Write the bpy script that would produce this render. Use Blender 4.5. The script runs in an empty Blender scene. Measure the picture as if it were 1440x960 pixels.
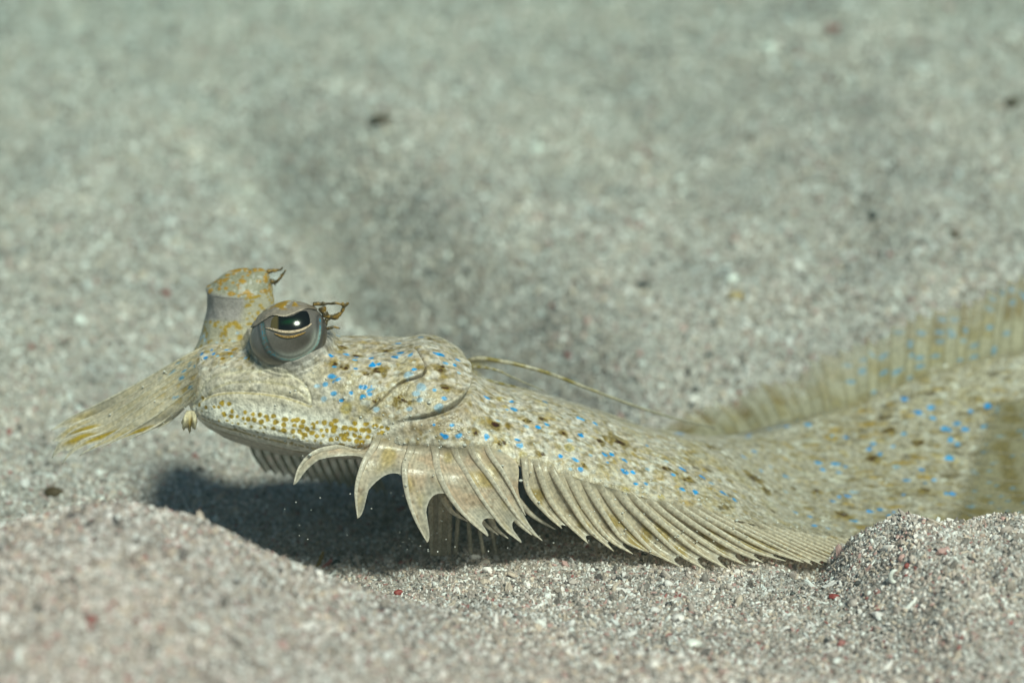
import bpy, bmesh, math, random
import numpy as np
from mathutils import Vector

sc = bpy.context.scene
random.seed(7)
RNG = np.random.RandomState(11)

# ------------------------------------------------------------------ camera
PITCH = math.radians(14.0)
DIST = 0.55                      # metres, camera to the focused eye / fin plane
FW = 0.25                        # width of the focused plane
ZT = 0.0545
K = FW / 1440.0 / DIST
CAM = np.array([0.0, -DIST * math.cos(PITCH), ZT + DIST * math.sin(PITCH)])
FWD = np.array([0.0, math.cos(PITCH), -math.sin(PITCH)])
UPV = np.array([0.0, math.sin(PITCH), math.cos(PITCH)])
RGT = np.array([1.0, 0.0, 0.0])

cam_d = bpy.data.cameras.new('camera')
cam = bpy.data.objects.new('camera', cam_d)
sc.collection.objects.link(cam)
cam.location = CAM
cam.rotation_euler = (math.pi / 2 - PITCH, 0, 0)
cam_d.sensor_width = 36.0
cam_d.lens = 36.0 * DIST / FW
cam_d.clip_start = 0.01
cam_d.clip_end = 50.0
cam_d.dof.use_dof = True
cam_d.dof.focus_distance = DIST - 0.002
cam_d.dof.aperture_fstop = 9.0
sc.camera = cam

# ------------------------------------------------------------------ world, sun
SUN_AZ = math.radians(29.0)     # a little to the right of the camera, on its side of the fish
SUN_EL = math.radians(50.0)
to_sun = Vector((math.sin(SUN_AZ) * math.cos(SUN_EL), -math.cos(SUN_AZ) * math.cos(SUN_EL), math.sin(SUN_EL)))
world = bpy.data.worlds.new('World')
sc.world = world
world.use_nodes = True
wn = world.node_tree
wn.nodes.clear()
w_out = wn.nodes.new('ShaderNodeOutputWorld')
w_bg = wn.nodes.new('ShaderNodeBackground')
w_sky = wn.nodes.new('ShaderNodeTexSky')
w_sky.sky_type = 'NISHITA'
w_sky.sun_disc = False
w_sky.sun_elevation = SUN_EL
w_sky.sun_rotation = math.atan2(to_sun.x, to_sun.y)
w_bg.inputs['Strength'].default_value = 0.045
wn.links.new(w_sky.outputs[0], w_bg.inputs[0])
wn.links.new(w_bg.outputs[0], w_out.inputs[0])

sun_d = bpy.data.lights.new('sun', 'SUN')
sun = bpy.data.objects.new('sun', sun_d)
sc.collection.objects.link(sun)
sun_d.energy = 5.0
sun_d.angle = math.radians(12.0)
sun_d.color = (1.0, 0.80, 0.685)
sun.rotation_euler = to_sun.to_track_quat('Z', 'Y').to_euler()

sc.view_settings.view_transform = 'Standard'
sc.view_settings.look = 'None'
sc.view_settings.gamma = 1.0
sc.view_settings.use_curve_mapping = False
sc.view_settings.exposure = 0.08
sc.cycles.use_denoising = True
sc.cycles.max_bounces = 6
sc.cycles.transparent_max_bounces = 12
sc.cycles.volume_bounces = 0
HAZE_D = 0.82

# ------------------------------------------------------------------ helpers
def W(px, py, Y):
    """photo pixel + depth (metres behind the focused plane) -> world point"""
    px = np.asarray(px, float); py = np.asarray(py, float); Y = np.asarray(Y, float)
    px, py, Y = np.broadcast_arrays(px, py, Y)
    d = FWD + RGT * ((px - 720) * K)[..., None] - UPV * ((py - 480) * K)[..., None]
    t = (Y - CAM[1]) / d[..., 1]
    return CAM + d * t[..., None]

def PX(p):
    """world point -> photo pixel"""
    v = np.asarray(p) - CAM
    f = v @ FWD
    return 720 + (v @ RGT) / f / K, 480 - (v @ UPV) / f / K

def ground_at_pixel(px, py):
    lo, hi = -0.2, 1.1
    ys = np.linspace(lo, hi, 2600)
    p = W(px, py, ys)
    below = p[:, 2] < terrain(p[:, 0], p[:, 1])
    i = int(np.argmax(below))
    return p[i]

def spline(xs, ys, x):
    """cubic Hermite through knots"""
    xs = np.asarray(xs, float); ys = np.asarray(ys, float); x = np.asarray(x, float)
    m = np.empty_like(ys)
    d = np.diff(ys, axis=0) / (np.diff(xs) if ys.ndim == 1 else np.diff(xs).reshape((-1,) + (1,) * (ys.ndim - 1)))
    m[0] = d[0]; m[-1] = d[-1]
    h = np.diff(xs)
    for i in range(1, len(xs) - 1):
        m[i] = (d[i - 1] * h[i] + d[i] * h[i - 1]) / (h[i] + h[i - 1])
    i = np.clip(np.searchsorted(xs, x) - 1, 0, len(xs) - 2)
    t = (x - xs[i]) / h[i]
    if ys.ndim > 1:
        sh = (-1,) + (1,) * (ys.ndim - 1)
        t = t.reshape(sh); hh = h[i].reshape(sh)
    else:
        hh = h[i]
    t2 = t * t; t3 = t2 * t
    return (2*t3 - 3*t2 + 1) * ys[i] + (t3 - 2*t2 + t) * hh * m[i] + (-2*t3 + 3*t2) * ys[i+1] + (t3 - t2) * hh * m[i+1]

def curve(pts, n):
    pts = np.asarray(pts, float)
    s = np.concatenate([[0], np.cumsum(np.linalg.norm(np.diff(pts, axis=0), axis=1))])
    return spline(s / s[-1], pts, np.linspace(0, 1, n))

_lat = RNG.rand(64, 64, 64)
def vnoise(p, freq, off=0.0):
    """smooth value noise, -1..1"""
    q = np.asarray(p, float) * freq + 37.3 + off
    i = np.floor(q).astype(int); f = q - i
    f = f * f * (3 - 2 * f)
    r = 0
    for dx in (0, 1):
        for dy in (0, 1):
            for dz in (0, 1):
                w = (f[..., 0] if dx else 1 - f[..., 0]) * (f[..., 1] if dy else 1 - f[..., 1]) * (f[..., 2] if dz else 1 - f[..., 2])
                r = r + w * _lat[(i[..., 0] + dx) & 63, (i[..., 1] + dy) & 63, (i[..., 2] + dz) & 63]
    return r * 2 - 1

def sstep(a, b, x):
    t = np.clip((x - a) / (b - a), 0, 1)
    return t * t * (3 - 2 * t)

def poly_dist(px, py, pts):
    """distance to a polyline, and side (+ = left of travel in a y-down picture is negative)"""
    best = np.full(px.shape, 1e9); side = np.zeros(px.shape); par = np.zeros(px.shape)
    pts = np.asarray(pts, float); n = len(pts) - 1
    for k in range(n):
        a = pts[k]; b = pts[k + 1]; ab = b - a
        t = np.clip(((px - a[0]) * ab[0] + (py - a[1]) * ab[1]) / (ab @ ab), 0, 1)
        dx = px - a[0] - t * ab[0]; dy = py - a[1] - t * ab[1]
        d = np.hypot(dx, dy)
        c = ab[0] * (py - a[1]) - ab[1] * (px - a[0])
        u = d < best
        best = np.where(u, d, best); side = np.where(u, np.sign(c), side); par = np.where(u, (k + t) / n, par)
    return best, side, par

def in_poly(px, py, pts):
    pts = np.asarray(pts, float); r = np.zeros(px.shape, bool); j = len(pts) - 1
    for i in range(len(pts)):
        xi, yi = pts[i]; xj, yj = pts[j]
        c = ((yi > py) != (yj > py)) & (px < (xj - xi) * (py - yi) / (yj - yi + 1e-12) + xi)
        r ^= c; j = i
    return r

def mesh_obj(name, verts, faces, mat, parent=None, cols=None, smooth=True):
    me = bpy.data.meshes.new(name)
    verts = np.asarray(verts, np.float32).reshape(-1, 3)
    faces = np.asarray(faces, np.int32)
    if faces.ndim == 2:
        nf, k = faces.shape
        me.vertices.add(len(verts)); me.vertices.foreach_set('co', verts.ravel())
        me.loops.add(nf * k); me.loops.foreach_set('vertex_index', faces.ravel())
        me.polygons.add(nf)
        me.polygons.foreach_set('loop_start', np.arange(0, nf * k, k, dtype=np.int32))
        me.update(calc_edges=True)
        me.validate()
    if smooth:
        me.polygons.foreach_set('use_smooth', np.ones(len(me.polygons), bool))
    if cols is not None:
        at = me.color_attributes.new('Col', 'FLOAT_COLOR', 'POINT')
        c = np.ones((len(verts), 4), np.float32)
        cc = np.asarray(cols, np.float32)
        c[:, :cc.shape[1]] = cc
        if mat.name != 'flounder_skin': c[:, :3] *= np.array([1.05, 0.985, 0.92], np.float32)   # one warm cast for all the fish's skin
        at.data.foreach_set('color', c.ravel())
    me.materials.append(mat)
    o = bpy.data.objects.new(name, me)
    sc.collection.objects.link(o)
    if parent is not None:
        o.parent = parent
        o.matrix_parent_inverse = parent.matrix_world.inverted()
    return o

def grid_faces(nu, nv, wrap_v=False, off=0):
    mv = nv if wrap_v else nv - 1
    a = np.arange(nu - 1)[:, None]; b = np.arange(mv)[None, :]
    b2 = (b + 1) % nv
    f = np.stack([a * nv + b, a * nv + b2, (a + 1) * nv + b2, (a + 1) * nv + b], -1)
    return f.reshape(-1, 4) + off

def tag(o, label, cat=None, group=None, kind=None):
    if label: o['label'] = label
    if cat: o['category'] = cat
    if group: o['group'] = group
    if kind: o['kind'] = kind
    return o

def empty(name, loc):
    o = bpy.data.objects.new(name, None)
    sc.collection.objects.link(o)
    o.location = loc
    o.empty_display_size = 0.01
    bpy.context.view_layer.update()
    return o

def sub_empty(name, parent):
    o = bpy.data.objects.new(name, None)
    sc.collection.objects.link(o)
    o.parent = parent
    o.empty_display_size = 0.005
    bpy.context.view_layer.update()
    return o

def tube_mesh(path, rad, nseg=10, flat=1.0, flat_dir=None):
    """tapered closed tube along a path; flat squeezes it along flat_dir"""
    path = np.asarray(path, float); n = len(path)
    rad = np.broadcast_to(np.asarray(rad, float), (n,))
    tan = np.gradient(path, axis=0); tan /= np.linalg.norm(tan, axis=1)[:, None] + 1e-12
    ref = np.array([0.0, 1.0, 0.0]) if flat_dir is None else np.asarray(flat_dir, float)
    b = ref[None] - tan * (tan @ ref)[:, None]
    b /= np.linalg.norm(b, axis=1)[:, None] + 1e-9
    a = np.cross(tan, b)
    ang = np.linspace(0, 2 * math.pi, nseg, endpoint=False)
    v = path[:, None] + rad[:, None, None] * (a[:, None] * np.cos(ang)[None, :, None] + flat * b[:, None] * np.sin(ang)[None, :, None])
    v = np.concatenate([v.reshape(-1, 3), path[:1], path[-1:]])
    f = grid_faces(n, nseg, True)
    i0 = n * nseg; i1 = i0 + 1
    k = np.arange(nseg); k2 = (k + 1) % nseg
    c0 = np.stack([np.full(nseg, i0), k2, k, k], -1)
    c1 = np.stack([np.full(nseg, i1), (n - 1) * nseg + k, (n - 1) * nseg + k2, (n - 1) * nseg + k2], -1)
    tri = np.concatenate([c0[:, :3], c1[:, :3]])
    quads = np.concatenate([np.stack([f[:, 0], f[:, 1], f[:, 2]], -1), np.stack([f[:, 0], f[:, 2], f[:, 3]], -1), tri])
    t = np.concatenate([np.repeat(np.linspace(0, 1, n), nseg), [0, 1]])
    return v, quads, t

# ------------------------------------------------------------------ materials
def new_mat(name):
    m = bpy.data.materials.new(name); m.use_nodes = True
    nt = m.node_tree; nt.nodes.clear()
    out = nt.nodes.new('ShaderNodeOutputMaterial')
    return m, nt, out

def N(nt, typ, **kw):
    n = nt.nodes.new(typ)
    for k, v in kw.items():
        if hasattr(n, k): setattr(n, k, v)
        else: n.inputs[k].default_value = v
    return n

def mix_col(nt, fac, a, b, mode='MIX'):
    m = nt.nodes.new('ShaderNodeMix'); m.data_type = 'RGBA'; m.blend_type = mode
    for s, v in ((m.inputs[0], fac), (m.inputs[6], a), (m.inputs[7], b)):
        if isinstance(v, bpy.types.NodeSocket): nt.links.new(v, s)
        else: s.default_value = v
    return m.outputs[2]

def skin_material(name, rough=0.38, cell=1500.0, bump=0.35, spec=0.45, var=0.35, sss=0.0, metal=0.0):
    m, nt, out = new_mat(name)
    at = N(nt, 'ShaderNodeVertexColor', layer_name='Col')
    tc = N(nt, 'ShaderNodeTexCoord')
    vo = N(nt, 'ShaderNodeTexVoronoi'); vo.inputs['Scale'].default_value = cell
    no = N(nt, 'ShaderNodeTexNoise'); no.inputs['Scale'].default_value = cell * 0.6; no.inputs['Detail'].default_value = 4
    nt.links.new(tc.outputs['Object'], vo.inputs['Vector']); nt.links.new(tc.outputs['Object'], no.inputs['Vector'])
    mr = N(nt, 'ShaderNodeMapRange'); mr.inputs[1].default_value = 0.25; mr.inputs[2].default_value = 0.75
    mr.inputs[3].default_value = 1 - var; mr.inputs[4].default_value = 1 + var * 0.75
    nt.links.new(no.outputs[0], mr.inputs[0])
    col = mix_col(nt, 1.0, at.outputs[0], mr.outputs[0], 'MULTIPLY')
    b = N(nt, 'ShaderNodeBump'); b.inputs['Strength'].default_value = bump; b.inputs['Distance'].default_value = 0.0004
    ad = N(nt, 'ShaderNodeMath', operation='MULTIPLY_ADD'); ad.inputs[1].default_value = -0.8
    nt.links.new(vo.outputs['Distance'], ad.inputs[0]); nt.links.new(no.outputs[0], ad.inputs[2])
    nt.links.new(ad.outputs[0], b.inputs['Height'])
    p = N(nt, 'ShaderNodeBsdfPrincipled')
    p.inputs['Roughness'].default_value = rough
    p.inputs['Specular IOR Level'].default_value = spec
    p.inputs['Metallic'].default_value = metal
    if sss:
        p.inputs['Subsurface Weight'].default_value = sss
        p.inputs['Subsurface Radius'].default_value = (0.0012, 0.0009, 0.0006)
        p.inputs['Subsurface Scale'].default_value = 1.0
    nt.links.new(col, p.inputs['Base Color']); nt.links.new(b.outputs[0], p.inputs['Normal'])
    nt.links.new(p.outputs[0], out.inputs[0])
    return m

def fin_material(name, clear=0.3, transl=0.35, rough=0.3, cell=900.0, alpha_attr=True):
    """thin fin skin: partly clear, partly translucent; alpha in the colour attribute scales how solid it is"""
    m, nt, out = new_mat(name)
    at = N(nt, 'ShaderNodeVertexColor', layer_name='Col')
    tc = N(nt, 'ShaderNodeTexCoord')
    no = N(nt, 'ShaderNodeTexNoise'); no.inputs['Scale'].default_value = cell; no.inputs['Detail'].default_value = 5
    nt.links.new(tc.outputs['Object'], no.inputs['Vector'])
    mr = N(nt, 'ShaderNodeMapRange'); mr.inputs[1].default_value = 0.3; mr.inputs[2].default_value = 0.7
    mr.inputs[3].default_value = 0.7; mr.inputs[4].default_value = 1.25
    nt.links.new(no.outputs[0], mr.inputs[0])
    col = mix_col(nt, 1.0, at.outputs[0], mr.outputs[0], 'MULTIPLY')
    bu = N(nt, 'ShaderNodeBump'); bu.inputs['Strength'].default_value = 0.3; bu.inputs['Distance'].default_value = 0.0003
    nt.links.new(no.outputs[0], bu.inputs['Height'])
    p = N(nt, 'ShaderNodeBsdfPrincipled'); p.inputs['Roughness'].default_value = rough
    p.inputs['Specular IOR Level'].default_value = 0.5
    nt.links.new(col, p.inputs['Base Color']); nt.links.new(bu.outputs[0], p.inputs['Normal'])
    tr = N(nt, 'ShaderNodeBsdfTranslucent'); nt.links.new(col, tr.inputs[0])
    mx = N(nt, 'ShaderNodeMixShader'); mx.inputs[0].default_value = transl
    nt.links.new(p.outputs[0], mx.inputs[1]); nt.links.new(tr.outputs[0], mx.inputs[2])
    tp = N(nt, 'ShaderNodeBsdfTransparent')
    mx2 = N(nt, 'ShaderNodeMixShader')
    sub = N(nt, 'ShaderNodeMath', operation='SUBTRACT'); sub.inputs[0].default_value = 1.0
    nt.links.new(at.outputs[1], sub.inputs[1])
    nt.links.new(sub.outputs[0], mx2.inputs[0])
    nt.links.new(mx.outputs[0], mx2.inputs[1]); nt.links.new(tp.outputs[0], mx2.inputs[2])
    nt.links.new(mx2.outputs[0], out.inputs[0])
    return m

M = {}
M['skin'] = skin_material('flounder_skin', rough=0.40, cell=1400, bump=0.36, var=0.55)
M['eye_skin'] = skin_material('eye_skin', rough=0.48, cell=2200, bump=0.25, var=0.25, spec=0.4)
M['eye_ball'] = skin_material('eye_ball', rough=0.3, cell=3200, bump=0.1, var=0.2, spec=0.6, metal=0.2)
M['ray'] = fin_material('fin_ray_skin', rough=0.25, transl=0.3, cell=1600)
M['far_fin'] = fin_material('far_fin_skin', rough=0.75, transl=0.35, cell=1100)
M['membrane'] = fin_material('fin_membrane_skin', rough=0.28, transl=0.4, cell=1100)
M['cirrus'] = skin_material('cirrus_skin', rough=0.4, cell=2000, bump=0.3, var=0.3)

def plain_mat(name, col, rough=0.5, spec=0.5, coat=0.0, var=0.2, scale=2500.0):
    m, nt, out = new_mat(name)
    tc = N(nt, 'ShaderNodeTexCoord')
    no = N(nt, 'ShaderNodeTexNoise'); no.inputs['Scale'].default_value = scale; no.inputs['Detail'].default_value = 3
    nt.links.new(tc.outputs['Object'], no.inputs['Vector'])
    mr = N(nt, 'ShaderNodeMapRange'); mr.inputs[1].default_value = 0.3; mr.inputs[2].default_value = 0.7
    mr.inputs[3].default_value = 1 - var; mr.inputs[4].default_value = 1 + var
    nt.links.new(no.outputs[0], mr.inputs[0])
    c = mix_col(nt, 1.0, (*col, 1), mr.outputs[0], 'MULTIPLY')
    p = N(nt, 'ShaderNodeBsdfPrincipled'); p.inputs['Roughness'].default_value = rough
    p.inputs['Specular IOR Level'].default_value = spec; p.inputs['Coat Weight'].default_value = coat
    nt.links.new(c, p.inputs['Base Color']); nt.links.new(p.outputs[0], out.inputs[0])
    return m

M['pupil'] = skin_material('pupil_gloss', rough=0.13, cell=500, bump=0.0, var=0.05, spec=0.3)
M['iris'] = skin_material('iris_gold', rough=0.2, cell=5000, bump=0.6, var=0.4, spec=0.8)

def sand_grain_material():
    m, nt, out = new_mat('coral_sand_grain')
    oi = N(nt, 'ShaderNodeObjectInfo')
    cr = N(nt, 'ShaderNodeValToRGB'); e = cr.color_ramp; e.interpolation = 'CONSTANT'
    stops = [(0.0, (0.580, 0.492, 0.464)), (0.16, (0.337, 0.281, 0.256)), (0.30, (0.880, 0.821, 0.821)), (0.46, (0.239, 0.208, 0.199)),
             (0.58, (0.632, 0.519, 0.446)), (0.70, (0.880, 0.876, 0.880)), (0.78, (0.469, 0.391, 0.370)), (0.88, (0.147, 0.127, 0.127)),
             (0.915, (0.452, 0.340, 0.307)), (0.935, (0.567, 0.355, 0.341)), (0.962, (0.370, 0.128, 0.123)), (0.97, (0.880, 0.880, 0.880)), (0.985, (0.056, 0.053, 0.057))]
    while len(e.elements) < len(stops): e.elements.new(0.5)
    for el, (pos, c) in zip(e.elements, stops): el.position = pos; el.color = (*c, 1)
    nt.links.new(oi.outputs['Random'], cr.inputs[0])
    tc = N(nt, 'ShaderNodeTexCoord')
    no = N(nt, 'ShaderNodeTexNoise'); no.inputs['Scale'].default_value = 2200; no.inputs['Detail'].default_value = 2
    nt.links.new(tc.outputs['Object'], no.inputs['Vector'])
    mr = N(nt, 'ShaderNodeMapRange'); mr.inputs[1].default_value = 0.3; mr.inputs[2].default_value = 0.7
    mr.inputs[3].default_value = 0.82; mr.inputs[4].default_value = 1.12
    nt.links.new(no.outputs[0], mr.inputs[0])
    c = mix_col(nt, 1.0, cr.outputs[0], mr.outputs[0], 'MULTIPLY')
    ge = N(nt, 'ShaderNodeNewGeometry')
    pn = N(nt, 'ShaderNodeTexNoise'); pn.inputs['Scale'].default_value = 28; pn.inputs['Detail'].default_value = 4; pn.inputs['Roughness'].default_value = 0.6
    nt.links.new(ge.outputs['Position'], pn.inputs['Vector'])
    pr = N(nt, 'ShaderNodeValToRGB'); pr.color_ramp.elements[0].position = 0.33; pr.color_ramp.elements[1].position = 0.67
    pr.color_ramp.elements[0].color = (0.74, 0.75, 0.76, 1); pr.color_ramp.elements[1].color = (1.10, 1.06, 1.02, 1)
    nt.links.new(pn.outputs[0], pr.inputs[0])
    c = mix_col(nt, 1.0, c, pr.outputs[0], 'MULTIPLY')
    p = N(nt, 'ShaderNodeBsdfPrincipled'); p.inputs['Roughness'].default_value = 0.5
    p.inputs['Specular IOR Level'].default_value = 0.35
    nt.links.new(c, p.inputs['Base Color']); nt.links.new(p.outputs[0], out.inputs[0])
    return m

def sand_bed_material():
    m, nt, out = new_mat('coral_sand_bed')
    tc = N(nt, 'ShaderNodeTexCoord')
    vo = N(nt, 'ShaderNodeTexVoronoi'); vo.inputs['Scale'].default_value = 1050
    nt.links.new(tc.outputs['Object'], vo.inputs['Vector'])
    cr = N(nt, 'ShaderNodeValToRGB'); e = cr.color_ramp; e.interpolation = 'CONSTANT'
    stops = [(0.0, (0.460, 0.420, 0.400)), (0.25, (0.360, 0.330, 0.311)), (0.45, (0.540, 0.500, 0.488)), (0.65, (0.300, 0.270, 0.255)), (0.8, (0.420, 0.360, 0.322)), (0.95, (0.380, 0.180, 0.167))]
    while len(e.elements) < len(stops): e.elements.new(0.5)
    for el, (pos, c) in zip(e.elements, stops): el.position = pos; el.color = (*c, 1)
    sx = N(nt, 'ShaderNodeSeparateColor'); nt.links.new(vo.outputs['Color'], sx.inputs[0]); nt.links.new(sx.outputs[0], cr.inputs[0])
    b = N(nt, 'ShaderNodeBump'); b.inputs['Strength'].default_value = 0.9; b.inputs['Distance'].default_value = 0.0006; b.invert = True
    nt.links.new(vo.outputs['Distance'], b.inputs['Height'])
    p = N(nt, 'ShaderNodeBsdfPrincipled'); p.inputs['Roughness'].default_value = 0.8
    nt.links.new(cr.outputs[0], p.inputs['Base Color']); nt.links.new(b.outputs[0], p.inputs['Normal'])
    nt.links.new(p.outputs[0], out.inputs[0])
    return m

M['grain'] = sand_grain_material()
M['bed'] = sand_bed_material()

# ------------------------------------------------------------------ terrain
def gauss(x, y, cx, cy, sx0, sx1, sy0, sy1):
    sx = np.where(x < cx, sx0, sx1); sy = np.where(y < cy, sy0, sy1)
    return np.exp(-0.5 * ((x - cx) / sx) ** 2 - 0.5 * ((y - cy) / sy) ** 2)

def terrain(x, y):
    x = np.asarray(x, float); y = np.asarray(y, float)
    x, y = np.broadcast_arrays(x, y)
    p = np.stack([x, y, np.zeros_like(x)], -1)
    z = np.zeros_like(x)
    # far bank rising behind the fish
    yy = np.minimum(y, 0.62) + 0.15 * np.maximum(y - 0.62, 0)
    z = z + 0.27 * np.maximum(0, np.sqrt((yy - 0.12) ** 2 + 0.0016) * 0.5 + (yy - 0.12) * 0.5 - 0.012)
    z = z + 0.018 * sstep(0.02, 0.15, x) * sstep(0.06, 0.14, y)
    # furrow on the bank: higher ground to its left
    lx0, ly0, lx1, ly1 = -0.012, 0.175, -0.125, 0.35
    L = math.hypot(lx1 - lx0, ly1 - ly0); ux, uy = (lx1 - lx0) / L, (ly1 - ly0) / L
    along = (x - lx0) * ux + (y - ly0) * uy
    across = (x - lx0) * uy - (y - ly0) * ux          # + = right of the furrow
    across = across + 0.012 * vnoise(p, 16.0, 3.0)
    env = sstep(-0.10, -0.03, along) * (1 - sstep(0.08, 0.27, along))
    z = z + env * (0.006 * (1 - sstep(-0.03, 0.022, across)) * sstep(-0.22, -0.02, across) - 0.036 * np.exp(-0.5 * ((across - 0.0) / (0.013 + 0.006 * sstep(0.12, 0.0, along))) ** 2) + 0.018 * np.exp(-0.5 * ((across - 0.042) / 0.02) ** 2))
    # near left mound and the hollow behind it
    z = z + 0.0385 * gauss(x, y, -0.086, -0.078, 0.048, 0.038, 0.075, 0.026)
    z = z - 0.014 * gauss(x, y, -0.075, 0.030, 0.080, 0.045, 0.045, 0.040)
    # low hump in the near middle
    z = z + 0.010 * gauss(x, y, 0.015, -0.115, 0.040, 0.034, 0.060, 0.030)
    # right mound with a crease on its left
    m = sstep(0.072, 0.098, x + 0.15 * (y + 0.02)) * (1 - 0.25 * sstep(0.12, 0.20, x))
    z = z + (0.0150 + 0.0024 * vnoise(p, 110.0, 21.0) + 0.0014 * vnoise(p, 210.0, 27.0)) * m * gauss(x, y, 0.11, -0.016, 9, 9, 0.050, 0.013)
    z = z - 0.0035 * gauss(x, y, 0.076, -0.006, 0.004, 0.003, 0.014, 0.008)
    # trough pressed by the body
    z = z - 0.014 * gauss(x, y, 0.115, 0.058, 0.060, 0.09, 0.026, 0.022)
    # undulation
    near = 1 - sstep(0.0, 0.12, y)
    z = z + 0.0065 * vnoise(p, 13.0) * (1 - near * 0.82) + 0.0034 * vnoise(p, 34.0, 5.0) * (1 - near * 0.7) + 0.0013 * vnoise(p, 90.0, 9.0) + 0.0006 * vnoise(p, 260.0, 2.0) + 0.0016 * vnoise(p, 55.0, 14.0) * (1 - near) + 0.0007 * vnoise(p, 150.0, 33.0) * near
    return z

gx = np.concatenate([np.linspace(-0.6, -0.22, 60), np.linspace(-0.2175, 0.2175, 250), np.linspace(0.22, 0.6, 60)])
gy = np.concatenate([np.linspace(-0.32, -0.15, 40), np.linspace(-0.148, 0.16, 190), np.linspace(0.163, 0.6, 150), np.linspace(0.606, 1.15, 60)])
GX, GY = np.meshgrid(gx, gy, indexing='ij')
GZ = terrain(GX, GY)
tv = np.stack([GX, GY, GZ], -1).reshape(-1, 3)
tf = grid_faces(len(gx), len(gy))
bed = mesh_obj('sand_bed', tv, tf, M['bed'])
bed['kind'] = 'structure'

# grains: small irregular chips scattered over the bed by a node tree
grain_col = bpy.data.collections.new('grain_shapes')
def grain_mesh(i):
    bm = bmesh.new()
    bmesh.ops.create_icosphere(bm, subdivisions=1 if i % 3 else 2, radius=0.5)
    sc3 = [(1.5, .62, .5), (1.0, .85, .7), (2.0, .42, .38), (1.1, 1.0, .42), (.9, .8, .8), (1.6, .8, .3), (1.25, .55, .6)][i % 7]
    r = random.Random(100 + i)
    bend = r.uniform(-.35, .35)
    for v in bm.verts:
        d = 1 + r.uniform(-.24, .24)
        v.co = Vector((v.co.x * sc3[0] * d, v.co.y * sc3[1] * d, v.co.z * sc3[2] * d))
        v.co.z += bend * v.co.x * v.co.x
    me = bpy.data.meshes.new('sand_grain_shape'); bm.to_mesh(me); bm.free()
    if i % 2: me.polygons.foreach_set('use_smooth', np.ones(len(me.polygons), bool))
    me.materials.append(M['grain'])
    o = bpy.data.objects.new('sand_grain_shape', me); grain_col.objects.link(o)
for i in range(9): grain_mesh(i)

def scatter_tree(name, density, smin, smax, seed):
    ng = bpy.data.node_groups.new(name, 'GeometryNodeTree')
    ng.interface.new_socket('Geometry', in_out='INPUT', socket_type='NodeSocketGeometry')
    ng.interface.new_socket('Geometry', in_out='OUTPUT', socket_type='NodeSocketGeometry')
    nn = ng.nodes; lk = ng.links.new
    gi = nn.new('NodeGroupInput'); go = nn.new('NodeGroupOutput')
    dp = nn.new('GeometryNodeDistributePointsOnFaces'); dp.distribute_method = 'RANDOM'
    at = nn.new('GeometryNodeInputNamedAttribute'); at.data_type = 'FLOAT'; at.inputs['Name'].default_value = 'dens'
    mu = nn.new('ShaderNodeMath'); mu.operation = 'MULTIPLY'; mu.inputs[1].default_value = density
    lk(at.outputs[0], mu.inputs[0]); lk(mu.outputs[0], dp.inputs['Density']); dp.inputs['Seed'].default_value = seed
    lk(gi.outputs[0], dp.inputs['Mesh'])
    ci = nn.new('GeometryNodeCollectionInfo'); ci.inputs['Collection'].default_value = grain_col
    ci.inputs['Separate Children'].default_value = True; ci.inputs['Reset Children'].default_value = True
    ip = nn.new('GeometryNodeInstanceOnPoints'); ip.inputs['Pick Instance'].default_value = True
    rr = nn.new('FunctionNodeRandomValue'); rr.data_type = 'FLOAT_VECTOR'
    rr.inputs[1].default_value = (6.283, 6.283, 6.283); rr.inputs['Seed'].default_value = seed + 1
    rs = nn.new('FunctionNodeRandomValue'); rs.data_type = 'FLOAT'
    rs.inputs[2].default_value = 0.0; rs.inputs[3].default_value = 1.0; rs.inputs['Seed'].default_value = seed + 2
    pw = nn.new('ShaderNodeMath'); pw.operation = 'POWER'; pw.inputs[1].default_value = 2.6
    lk(rs.outputs[1], pw.inputs[0])
    ma = nn.new('ShaderNodeMath'); ma.operation = 'MULTIPLY_ADD'; ma.inputs[1].default_value = smax - smin; ma.inputs[2].default_value = smin
    lk(pw.outputs[0], ma.inputs[0])
    ri = nn.new('FunctionNodeRandomValue'); ri.data_type = 'INT'
    ri.inputs[4].default_value = 0; ri.inputs[5].default_value = 8; ri.inputs['Seed'].default_value = seed + 3
    lk(dp.outputs['Points'], ip.inputs['Points']); lk(ci.outputs[0], ip.inputs['Instance'])
    lk(ri.outputs[2], ip.inputs['Instance Index']); lk(rr.outputs[0], ip.inputs['Rotation']); lk(ma.outputs[0], ip.inputs['Scale'])
    lk(ip.outputs[0], go.inputs[0])
    return ng

# the part of the bed in and around the view carries grains
cpx, cpy = PX(tv)
front = (tv[:, 1] > -0.2)
dens = ((cpx > -140) & (cpx < 1580) & (cpy > -90) & (cpy < 1120) & front).astype(np.float32)
far_w = 1.0 - 0.45 * sstep(0.15, 0.45, tv[:, 1])
dens = dens * far_w.astype(np.float32)
grains = mesh_obj('sand_grains', tv, tf, M['grain'])
a = grains.data.attributes.new('dens', 'FLOAT', 'POINT'); a.data.foreach_set('value', dens.astype(np.float32))
md = grains.modifiers.new('scatter', 'NODES'); md.node_group = scatter_tree('sand_scatter', 1.25e6, 0.00062, 0.0016, 3)
tag(grains, 'pale coral sand grains covering the whole sea bed', 'sand', kind='stuff')
chips = mesh_obj('coarse_grains', tv, tf, M['grain'])
a = chips.data.attributes.new('dens', 'FLOAT', 'POINT'); a.data.foreach_set('value', ((dens > 0) * (0.26 + 0.74 * sstep(0.06, 0.2, tv[:, 1]))).astype(np.float32))
md = chips.modifiers.new('scatter', 'NODES'); md.node_group = scatter_tree('chip_scatter', 1.6e5, 0.0012, 0.0034, 41)
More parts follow.
